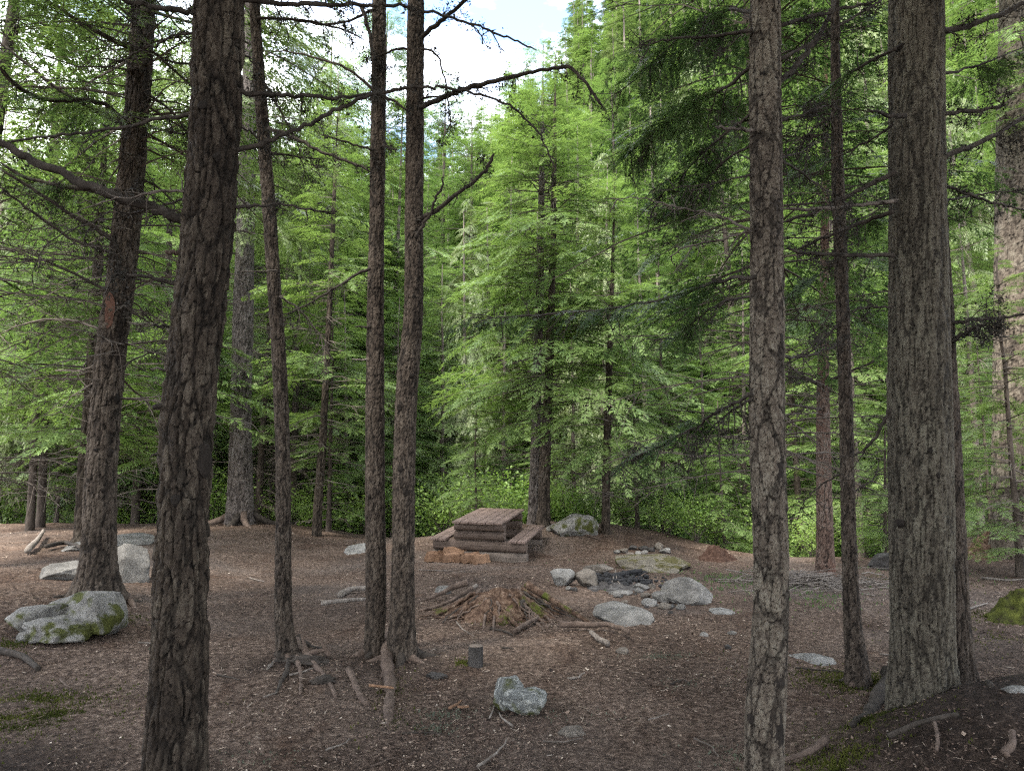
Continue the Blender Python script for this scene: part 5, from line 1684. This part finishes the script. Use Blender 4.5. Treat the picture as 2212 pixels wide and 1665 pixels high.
rock(920, 1449, 968, 1470, "stone_dark", "dark clod of earth near the cut stump", 69, .7, .3, None, name="clod", cat="clod", rough=.25)
rock(1180, 1130, 1215, 1150, "granite", "small grey rock at the foot of the trunk pair behind the table", 70, .8, .3, None, sub=3)
rock(745, 1120, 800, 1150, "granite", "grey boulder in the greenery left of the close pair of trunks", 71, .8, .3, None, name="boulder", cat="boulder")
rock(2086, 1452, 2110, 1466, "granite_light", "white chip of stone by the slim trunk behind the thickest trunk", 72, .8, .3, None, sub=3)
rock(938, 1262, 975, 1284, "granite", "small pale rock at the left back of the old root stump", 73, .8, .3, None, sub=3)

# ================================================================ STUMPS, LOGS, STICKS
def mound(name, px, py, wpx, hpx, mat, label, seed, ridges=9, dy=.75, power=1.4, rough=.10):
    g0, t = ground_at(px, py)
    R = wpx / 2 * t / FPX
    yc = g0[1] + R * dy * .55
    cx = at(px, py, yc)[0][0]
    h = hpx * t / FPX
    zg = tz(cx, yc)
    nr, nt_ = 46, 120
    rng = np.random.default_rng(seed)
    r = np.linspace(0, 1, nr); th = np.arange(nt_) * 2 * math.pi / nt_
    rr, tt = np.meshgrid(r, th, indexing="ij")
    edge = 1 + .25 * fbm(np.c_[np.cos(th) * 1.4, np.sin(th) * 1.4], 3, seed) + .10 * np.cos(ridges * th + 1.3)
    X = rr * edge[None] * R * np.cos(tt); Y = rr * edge[None] * R * dy * np.sin(tt)
    prof = ((1 - sstep(0.10, 1.0, rr)) * .6 + .4 * (1 - rr)) ** power
    rid = np.abs(np.sin(ridges * tt / 2 + 1.1 * fbm(np.c_[(rr * 3).ravel(), tt.ravel()], 2, seed + 1).reshape(rr.shape) * 2))
    fine = fbm(np.c_[(X * 6).ravel(), (Y * 6).ravel(), np.zeros(X.size)], 5, seed + 2, .7).reshape(rr.shape)
    Z = h * (prof * (1 + .30 * (rid - .5) * np.minimum(1, rr * 3)) + rough * fine * (1 - rr ** 3)) - .04 * rr
    zt_ = terrain(cx + X, yc + Y) - zg
    V = np.stack([X, Y, Z + zt_ * 1.0], -1).reshape(-1, 3)
    i, j = np.meshgrid(np.arange(nr - 1), np.arange(nt_), indexing="ij")
    jn = (j + 1) % nt_
    Q = np.stack([i * nt_ + j, (i + 1) * nt_ + j, (i + 1) * nt_ + jn, i * nt_ + jn], -1).reshape(-1, 4)
    o = thing(name, (cx, yc, zg), label, "stump")
    mb = MB(); mb.add(V, None, Q)
    mb.obj("stump_core", M[mat], o)
    return o, (cx, yc, zg, R, h)


st, (sx, sy, sz, sR, sh_) = mound("tree_stump", 1082, 1338, 310, 54, "rotten", "wide rotten stump mound with mossy spreading roots in front of the table", 5, 13, .8, .95, .2)
so = np.array([sx, sy, sz])
for k, (pts, r0, lift, mt) in enumerate([
        ([(1010, 1262), (970, 1275), (935, 1290), (900, 1300)], .055, (.24, .14, .06, .0), "root_wood"),
        ([(1020, 1275), (975, 1300), (935, 1312), (895, 1318)], .045, (.22, .10, .04, .0), "root_wood"),
        ([(1040, 1278), (1010, 1305), (985, 1325), (965, 1340)], .04, (.20, .10, .03, .0), "root_wood"),
        ([(1062, 1285), (1055, 1310), (1045, 1340), (1042, 1365)], .035, (.22, .14, .05, .0), "root_wood"),
        ([(1085, 1300), (1095, 1325), (1110, 1350), (1140, 1370)], .05, (.18, .10, .03, .0), "rotten"),
        ([(1110, 1300), (1130, 1320), (1160, 1345), (1180, 1362)], .045, (.17, .08, .02, .0), "root_wood"),
        ([(1140, 1270), (1180, 1295), (1220, 1318), (1262, 1340), (1285, 1352)], .075, (.24, .17, .10, .04, .0), "rotten"),
        ([(1120, 1275), (1150, 1305), (1190, 1335), (1215, 1360)], .04, (.2, .1, .03, .0), "root_wood"),
        ([(1030, 1268), (1000, 1290), (985, 1306), (950, 1322)], .035, (.22, .11, .05, .0), "grey_wood"),
        ([(1075, 1290), (1072, 1315), (1068, 1345), (1062, 1380)], .03, (.2, .1, .03, .0), "root_wood")]):
    P = []
    for (px, py), lf in zip(pts, lift):
        q, _ = ground_at(px, py + lf * 150)
        P.append([q[0], q[1], tz(q[0], q[1]) + lf])
    P = resample(np.array(P), 22)
    rng = np.random.default_rng(k + 70)
    P += np.cumsum(rng.normal(0, .004, P.shape), 0) * (1, 1, .4) - (0, 0, .01)
    mb = MB(); v, t, q = tube(P - so, np.linspace(r0 * .72, r0 * .22, 22), 8, True, .10, rng); mb.add(v, t, q)
    mb.obj("root", M[mt], st)

rg = np.random.default_rng(321)
for k in range(30):
    a_ = rg.uniform(math.pi * .92, math.pi * 2.15)
    s_ = np.linspace(0, 1, 14)
    r0_, r1_ = sR * rg.uniform(.28, .6), sR * rg.uniform(.8, 1.3)
    rad = r0_ + (r1_ - r0_) * s_
    a2 = a_ + np.cumsum(rg.normal(0, .05, 14))
    X_, Y_ = sx + rad * np.cos(a2), sy + .8 * rad * np.sin(a2)
    e_ = np.clip(rad / sR, 0, 1.2)
    Zs = sh_ * np.clip((1 - sstep(0.10, 1.0, e_)) * .6 + .4 * (1 - e_), 0, 1) * rg.uniform(.95, 1.15) + .018
    P = np.c_[X_, Y_, terrain(X_, Y_) + Zs - .02 * s_] + rg.normal(0, .006, (14, 3))
    rr_ = np.linspace(rg.uniform(.010, .024), .005, 14)
    mb = MB(); v, t, q = tube(P - so, rr_, 6, True, .2, rg); mb.add(v, t, q)
    mb.obj("root", M[["root_wood", "rotten", "root_wood", "dead_wood", "rotten"][k % 5]], st)

rs, _ = mound("tree_stump", 1548, 1211, 104, 29, "red_rot", "crumbling red brown stump at the clearing's edge below bright leaves", 8, 5, .8, .9, .42)
m, nt, n, l = nodes_of("mossy_mound")
f = noise_fac(nt, 9, 6, 0.7)
r = ramp(nt, [(0.36, (0.020, 0.015, 0.010)), (0.48, (0.038, 0.042, 0.010)), (0.66, (0.085, 0.092, 0.020))])
nt.links.new(f, r.inputs["Fac"])
finish(nt, r.outputs["Color"], 0.95, 0.1, f, 1.0, 0.03)
M["mossy_mound"] = m
ms, _ = mound("tree_stump", 2200, 1345, 150, 62, "mossy_mound", "low mossy stump cut off by the right edge", 9, 5, .8, .8, .36)
dr_, _ = mound("earth_mound", 2170, 1200, 200, 50, "rotten", "dark earthy root mass below the massive grey trunk", 10, 5, .7, .7, .3)
dr_["category"] = "earth mound"

# small dark cut stump
g0, t = ground_at(1027, 1437)
cs = thing("cut_stump", tuple(g0), "small black sawn stump with a moss tuft in the front", "stump")
r = 16 * t / FPX
zz = np.linspace(-.05, .155, 10)
mb = MB(); v, tt, q = tube(np.c_[.02 * zz, 0 * zz, zz], r * (1.12 - .12 * np.linspace(0, 1, 10) ** .5), 22, True, .04, R_); mb.add(v, tt, q)
o = mb.obj("stump_side", M["stone_dark"], cs); o.data.set_sharp_from_angle(angle=math.radians(40))
mb = MB(); v, tt, q = tube(np.array([[.003, 0, .154], [.003, 0, .160]]), [r * .93, r * .9], 22, True); mb.add(v, tt, q)
mb.obj("cut_face", M["log_grey"], cs)


def tufts(mb, rng, n, cx, cy, sx, sy, size, hgt, zf=None, mask=None, base=.45):
    hv = np.where(rng.random(n) < .3, 2.0, .8)
    x = cx + rng.normal(0, sx, n) * hv; y = cy + rng.normal(0, sy, n) * hv
    kp = fbm(np.c_[x * 7, y * 7], 3, 12) > rng.uniform(-.5, .15, n)
    x, y = x[kp], y[kp]; n = len(x)
    z = terrain(x, y) if zf is None else zf(x, y)
    a = rng.random(n) * 6.283
    dd = np.c_[np.cos(a), np.sin(a), np.zeros(n)] * size * rng.uniform(.5, 1.4, n)[:, None]
    c = np.c_[x, y, z + .004]
    tip = c + rng.normal(0, size * .6, (n, 3)) + np.c_[np.zeros(n), np.zeros(n), hgt * rng.uniform(.4, 1.3, n)]
    V = np.stack([c - dd, c + dd, tip], 1).reshape(-1, 3)
    t = np.clip(base + .22 * fbm(np.c_[x * 5, y * 5], 2, 3) * 2 + rng.normal(0, .12, n), 0, 1)
    mb.add(V, np.arange(n * 3).reshape(-1, 3), None, t)


mo = MB(); mr = np.random.default_rng(31)
for px, py, sx_, sy_, n in ((1845, 1468, .20, .12, 2600), (1890, 1490, .15, .10, 1300), (60, 1555, .22, .14, 3600), (100, 1510, .18, .08, 1300), (1945, 1490, .10, .10, 1500), (1905, 1545, .09, .09, 1400), (1870, 1580, .09, .07, 1400), (1830, 1630, .10, .08, 1500), (1790, 1660, .08, .05, 900),
                            (1000, 1432, .03, .03, 350), (2150, 1335, .35, .2, 1500), (2120, 1380, .4, .25, 1000), (1940, 1255, .5, .4, 900), (20, 1390, .1, .1, 500), (835, 1500, .04, .15, 500), (840, 1560, .05, .08, 260), (1085, 1345, .10, .06, 600), (270, 1340, .07, .07, 600)):
    q, _ = ground_at(px, py)
    tufts(mo, mr, int(n * .8), q[0], q[1], sx_ * 1.2, sy_ * 1.2, .006 * (q[1] / 4) ** .5, .015 * (q[1] / 4) ** .3)
tag(mo.obj("moss", M["moss"], smooth=False), kind="stuff", label="green moss growing on the needle floor")

gc = MB()
for px, py, sx_, sy_, n in ((1600, 1262, .45, .45, 700), (1560, 1245, .3, .3, 300), (1360, 1215, .3, .2, 160), (1750, 1300, .4, .3, 300), (1710, 1275, .3, .3, 200), (1950, 1230, .6, .5, 400)):
    q, _ = ground_at(px, py)
    tufts(gc, mr, n, q[0], q[1], sx_, sy_, .012, .03, base=.4)
tag(gc.obj("ground_cover", M["fir"], smooth=False), kind="stuff", label="thin low greenery on the bare ground")

lp = MB()
for px, py, sx_, sy_, n in ((1430, 1418, .14, .06, 300), (970, 1545, .12, .07, 300), (930, 1575, .10, .06, 220), (1590, 1630, .12, .08, 160), (1520, 1480, .2, .1, 160), (1640, 1640, .15, .1, 160), (1240, 1545, .2, .1, 120), (395, 1400, .15, .1, 120), (560, 1640, .2, .1, 120)):
    q, _ = ground_at(px, py)
    tufts(lp, mr, n, q[0], q[1], sx_, sy_, .007, .010, base=.4)
tag(lp.obj("lichen", M["hang_lichen"], smooth=False), kind="stuff", label="grey-green lichen bits fallen on the ground")

# ash patch and charcoal of the near fire ring
q, _ = ground_at(1330, 1262)
ab = MB(); nr, nt_ = 22, 72
r = np.linspace(0, 1, nr); th = np.arange(nt_) * 2 * math.pi / nt_
rr, tt = np.meshgrid(r, th, indexing="ij")
ed = 1 + .35 * fbm(np.c_[np.cos(th) * 1.8, np.sin(th) * 1.8], 3, 4)
X = q[0] + .05 + .62 * rr * ed * np.cos(tt); Y = q[1] + .05 + .75 * rr * ed * np.sin(tt)
Zb = terrain(X, Y) + .034 * (1 - rr ** 4) + .016 * fbm(np.c_[(X * 14).ravel(), (Y * 14).ravel()], 3, 6).reshape(X.shape) - .030 * rr ** 6
i, j = np.meshgrid(np.arange(nr - 1), np.arange(nt_), indexing="ij"); jn = (j + 1) % nt_
ab.add(np.stack([X, Y, Zb], -1).reshape(-1, 3), None, np.stack([i * nt_ + j, (i + 1) * nt_ + j, (i + 1) * nt_ + jn, i * nt_ + jn], -1).reshape(-1, 4))
tag(ab.obj("ash", M["ash"]), kind="stuff", label="grey ash spread in the near fire ring")
cb = MB(); cr = np.random.default_rng(6)
for k in range(130):
    V, T = rock_mesh(200 + k % 9, 1, 5, .1)
    s_ = cr.uniform(.025, .075)
    x, y = q[0] + .10 + cr.normal(0, .26), q[1] + .28 + cr.normal(0, .24)
    cb.add(V * (s_ * 1.4, s_, s_) + (x, y, tz(x, y) + .03 + .03 * cr.random()), T)
tag(cb.obj("charcoal", M["charcoal"], smooth=False), kind="stuff", label="black charcoal lumps in the near fire ring")


def stick(name, pts, r0, mat, label, cat, seed, r1=None, group=None, lift=None, k=7, wob=.15, jit=.006):
    wob = min(wob, .12)
    rng = np.random.default_rng(seed + 1500)
    G = np.array([ground_at(px, py)[0] for px, py in pts])
    P = resample(G, max(8, 5 * len(pts)))
    rr = np.linspace(r0, r0 * .5 if r1 is None else r1, len(P))
    P[:, 2] = terrain(P[:, 0], P[:, 1]) + rr * .35 + .012 + (0 if lift is None else np.linspace(*lift, len(P)))
    P += np.cumsum(rng.normal(0, jit * .5, P.shape), 0) * (1, 1, .25)
    o0 = P.mean(0)
    mb = MB(); v, t, q = tube(P - o0, rr, k, True, wob, rng); mb.add(v, t, q)
    o = mb.obj(name, M[mat])
    o.location = o0
    return tag(o, label, cat, group)


er = np.random.default_rng(44)
for k in range(16):
    px, py = 1300 + 150 * er.random(), 1268 + 40 * er.random()
    w_ = er.uniform(7, 17)
    rock(px, py, px + w_, py + w_ * .72, ["granite", "stone_brown", "granite", "stone_dark"][k % 4], "small broken stone strewn in the near fire ring", 80 + k, .8, .2, "small stones strewn in the near fire ring", sub=2)
GC = "charred wood in the near fire ring"
stick("charred_log", [(1318, 1258), (1350, 1252), (1385, 1247)], .042, "charcoal", "long charred log lying across the near fire ring", "charred log", 1, .03, GC, (.05, .08))
stick("charred_log", [(1305, 1262), (1335, 1262), (1368, 1260)], .034, "charcoal", "shorter charred log in front of the long one in the near fire ring", "charred log", 2, .025, GC, (.02, .04))
stick("stick", [(1318, 1270), (1324, 1262), (1328, 1250)], .010, "grey_wood", "thin pale stick standing slanted in the near fire ring, left one of two", "stick", 3, .006, None, (.0, .12))
stick("stick", [(1345, 1272), (1334, 1262), (1334, 1252)], .009, "grey_wood", "thin pale stick standing slanted in the near fire ring, right one of two", "stick", 4, .006, None, (.0, .10))
stick("stick", [(1366, 1268), (1380, 1256), (1395, 1250)], .010, "root_wood", "brownish stick leaning on the heap of the near fire ring", "stick", 5, .006, None, (.0, .08))
stick("root_piece", [(1210, 1362), (1240, 1364), (1275, 1367), (1310, 1366), (1345, 1376), (1358, 1388)], .034, "root_wood", "long brown root lying right of the old root stump", "root", 6, .02, None, (.04, .06), 8, .3, .012)
stick("root_piece", [(1276, 1374), (1290, 1388), (1312, 1400)], .022, "grey_wood", "short grey broken root below the long brown one", "root", 7, .026, None, (.02, .02), 8, .2)
stick("root_piece", [(1112, 1372), (1135, 1358), (1160, 1345)], .026, "root_wood", "short weathered knot of wood in front of the old root stump", "root", 8, .02, None, (.02, .03), 8, .25)
stick("root_piece", [(735, 1290), (755, 1280), (792, 1280)], .045, "grey_wood", "arched weathered root left of the close pair of trunks", "root", 9, .03, None, (.0, .04), 8, .2)
stick("root_piece", [(695, 1307), (740, 1302), (795, 1298)], .03, "grey_wood", "flat grey root below the arched weathered one", "root", 10, .02, None, (.0, .01), 8, .2)
stick("root_piece", [(752, 1452), (765, 1478), (778, 1510), (790, 1530)], .028, "root_wood", "brown root snaking down left of the double trunk's root", "root", 11, .02, None, (.0, .0), 8, .2)
stick("root_piece", [(1690, 1655), (1750, 1640), (1790, 1612)], .012, "root_wood", "broken root end poking from the root mound", "root", 12, .024, None, (.02, .03), 8, .2)
stick("root_piece", [(0, 1410), (45, 1420), (85, 1448)], .03, "dead_wood", "dark root at the left edge below the mossy boulder", "root", 13, .02, None, (.0, .0), 8, .2)
stick("root_piece", [(1920, 1610), (1975, 1580), (2060, 1560)], .014, "dead_wood", "bare root curling over the front of the root mound", "root", 14, .012, None, (.03, .03), 8, .2)
stick("root_piece", [(2190, 1600), (2195, 1625), (2170, 1650)], .014, "root_wood", "small knobby root end at the lower right of the root mound", "root", 15, .02, None, (.03, .03), 8, .2)
stick("root_piece", [(2020, 1575), (2028, 1610), (2030, 1640)], .011, "root_wood", "thin root hanging down the root mound", "root", 16, .008, None, (.02, .02))
stick("root_piece", [(60, 1200), (80, 1180), (95, 1160)], .05, "grey_wood", "grey forked root left of the boulders on the rise", "root", 17, .03, None, (.05, .1), 8, .25)
stick("root_piece", [(100, 1190), (140, 1180), (200, 1205)], .035, "dead_wood", "dark arched root above the rounded grey boulder", "root", 18, .025, None, (.05, .05), 8, .25)
stick("wood_splinter", [(797, 1500), (818, 1503), (846, 1506)], .010, "split_wood", "bright orange splinter lying across the root of the bent trunk", "splinter", 19, .007, None, (.05, .05))
stick("wood_splinter", [(972, 1534), (982, 1525), (992, 1515)], .011, "split_wood", "orange splinter left of the two-humped rock, pointing at it", "splinter", 20, .006)
stick("wood_splinter", [(988, 1531), (1008, 1532)], .010, "split_wood", "short reddish splinter beside the pointing one", "splinter", 21, .008)
GK = "loose sticks on the needle floor"
for k, (pts, r, mt, lab) in enumerate([
        ([(1031, 1660), (1065, 1640), (1090, 1615), (1100, 1600)], .008, "grey_wood", "long curved pale stick at the bottom centre"),
        ([(1058, 1555), (1070, 1520), (1075, 1470)], .006, "grey_wood", "thin stick upright in view, left of the two-humped rock"),
        ([(1108, 1572), (1090, 1560), (1075, 1545)], .008, "grey_wood", "stick touching the lower left of the two-humped rock"),
        ([(1175, 1605), (1215, 1608), (1260, 1602)], .006, "dead_twig", "faint grey stick right of the long curved pale one"),
        ([(870, 1590), (920, 1588), (965, 1590)], .007, "dead_wood", "dark straight twig left of the long curved pale stick"),
        ([(800, 1660), (850, 1640), (880, 1645)], .006, "root_wood", "brown twig at the bottom left of centre"),
        ([(705, 1625), (745, 1610), (752, 1600)], .006, "grey_wood", "hooked pale twig right of the nearest furrowed trunk"),
        ([(570, 1510), (600, 1498)], .007, "grey_wood", "short pale stick below the exposed roots of the slim leaning trunk"),
        ([(625, 1462), (650, 1455), (690, 1440)], .008, "grey_wood", "grey twig lying along the exposed black roots"),
        ([(1060, 1362), (1085, 1365), (1110, 1375)], .014, "dead_wood", "dark stick in front of the old root stump"),
        ([(1085, 1402), (1110, 1405)], .012, "dead_wood", "short dark stick right of the cut stump"),
        ([(1225, 1470), (1250, 1468), (1262, 1455)], .012, "grey_wood", "stubby branch right above the two-humped rock"),
        ([(985, 1345), (1000, 1362), (1025, 1378)], .008, "grey_wood", "pale curved twig at the left foot of the old root stump"),
        ([(1290, 1325), (1330, 1335), (1375, 1345)], .008, "grey_wood", "thin stick on the low sloping slab's right"),
        ([(1690, 1262), (1740, 1255), (1810, 1262)], .010, "grey_wood", "long dry stick in front of the brush heap"),
        ([(1995, 1495), (2040, 1500)], .012, "dead_wood", "dark stick on the crest of the root mound"),
        ([(1720, 1445), (1790, 1452), (1860, 1455)], .008, "dead_wood", "dark stick below the flat whitish slab"),
        ([(1900, 1415), (1960, 1420)], .007, "grey_wood", "pale stick left of the thickest trunk's foot"),
        ([(2120, 1250), (2180, 1256), (2225, 1252)], .018, "grey_wood", "pale log above the low mossy stump at the edge"),
        ([(2090, 1320), (2130, 1305)], .015, "grey_wood", "pale chip of wood left of the low mossy stump"),
        ([(130, 1470), (155, 1490)], .008, "root_wood", "brown chip below the mossy boulder"),
        ([(300, 1390), (330, 1392), (370, 1385)], .008, "grey_wood", "pale stick between the mossy boulder and the nearest trunk"),
        ([(470, 1460), (520, 1470)], .007, "dead_wood", "dark twig right of the nearest furrowed trunk"),
        ([(540, 1250), (575, 1258)], .010, "grey_wood", "pale twig left of the slim leaning trunk"),
        ([(905, 1232), (960, 1234), (1010, 1236)], .007, "grey_wood", "straight pale twig behind the old root stump"),
        ([(1450, 1480), (1475, 1470), (1490, 1478)], .008, "dead_wood", "dark crooked twig in the front right needles"),
        ([(1400, 1560), (1440, 1545)], .006, "grey_wood", "pale thin twig in the front right needles"),
        ([(1500, 1600), (1540, 1615), (1560, 1640)], .006, "dead_twig", "curved twig left of the flaky trunk's foot")]):
    stick("stick", pts, r, mt, lab, "stick", 40 + k, None, GK, None, 6)

# brush heap at the reddish trunk
q, _ = ground_at(1765, 1262)
bh = thing("brush_heap", (q[0], q[1], tz(q[0], q[1])), "low heap of dry pale sticks in front of the reddish trunk", "brush heap")
bb = MB(); br = np.random.default_rng(12)
for k in range(150):
    c = np.array([br.normal(0, .42), br.normal(0, .35), abs(br.normal(.04, .05)) + .01])
    a = br.normal(.2, .9); L = br.uniform(.2, 1.1)
    d = np.array([math.cos(a), math.sin(a), br.normal(0, .07)])
    s = np.linspace(-.5, .5, 5)
    P = c + d * (L * s)[:, None] + br.normal(0, .012, (5, 3))
    P[:, 2] = np.maximum(P[:, 2], .01) + terrain(P[:, 0] + q[0], P[:, 1] + q[1]) - tz(q[0], q[1])
    v, t, qd = tube(P, np.linspace(.009, .004, 5) * br.uniform(.6, 1.3), 5, True); bb.add(v, t, qd)
bb.obj("stick_sprays", M["grey_wood"], bh)

# ---------------------------------------------------------------- forest litter: bark chips, needles, cone scales, twig bits
lr = np.random.default_rng(8)
n = 210000
u = lr.random(n)
y = 2.9 + (17 - 2.9) * u ** 1.9
x = (lr.random(n) * 2 - 1) * (0.80 * y + 0.6)
dens = fbm(np.c_[x * .9, y * .9], 3, 77)
keep = lr.random(n) < np.clip(.55 + 1.5 * dens, .08, 1)
ed = 17.2 - 0.7 * sstep(-4, -1, x) - 3.6 * sstep(2.6, 5.0, x) + 2.4 * sstep(6.5, 9.5, x)
keep &= y < ed
x, y = x[keep], y[keep]; n = len(x)
pn = np.c_[x, y]
z = terrain(x, y) + 0.022 * fbm(pn * 2.6, 3, 21) + 0.011 * fbm(pn * 11, 3, 22) + .004
kind = lr.random(n)
ln = np.where(kind < .72, lr.uniform(.006, .022, n), lr.uniform(.02, .075, n)) * (y / 5) ** .35
wd = np.where(kind < .72, ln * lr.uniform(.35, .9, n), lr.uniform(.0018, .005, n) * (y / 5) ** .5)
big = lr.random(n) < .022
ln = np.where(big, ln * 2.0, ln); wd = np.where(big & (kind < .72), wd * 1.7, wd)
a = lr.random(n) * 6.283
d = np.c_[np.cos(a), np.sin(a), lr.normal(0, .22, n)] * (ln / 2)[:, None]
e = np.c_[-np.sin(a), np.cos(a), lr.normal(0, .3, n)] * (wd / 2)[:, None]
c = np.c_[x, y, z + lr.uniform(.002, .012, n)]
V = np.stack([c - d - e * .6, c - d * .2 + e, c + d + e * .5, c + d * .3 - e], 1).reshape(-1, 3)
tint = np.clip(.31 + .22 * lr.normal(size=n) + np.where(kind > .72, .10, 0) + np.where(lr.random(n) < .07, .40, 0), 0, 1)
lt = MB(); lt.add(V, None, np.arange(n * 4).reshape(-1, 4), tint)
tag(lt.obj("forest_litter", M["chips"], smooth=False), kind="stuff", label="bark chips, needles and twig bits strewn over the ground")
print("script done")
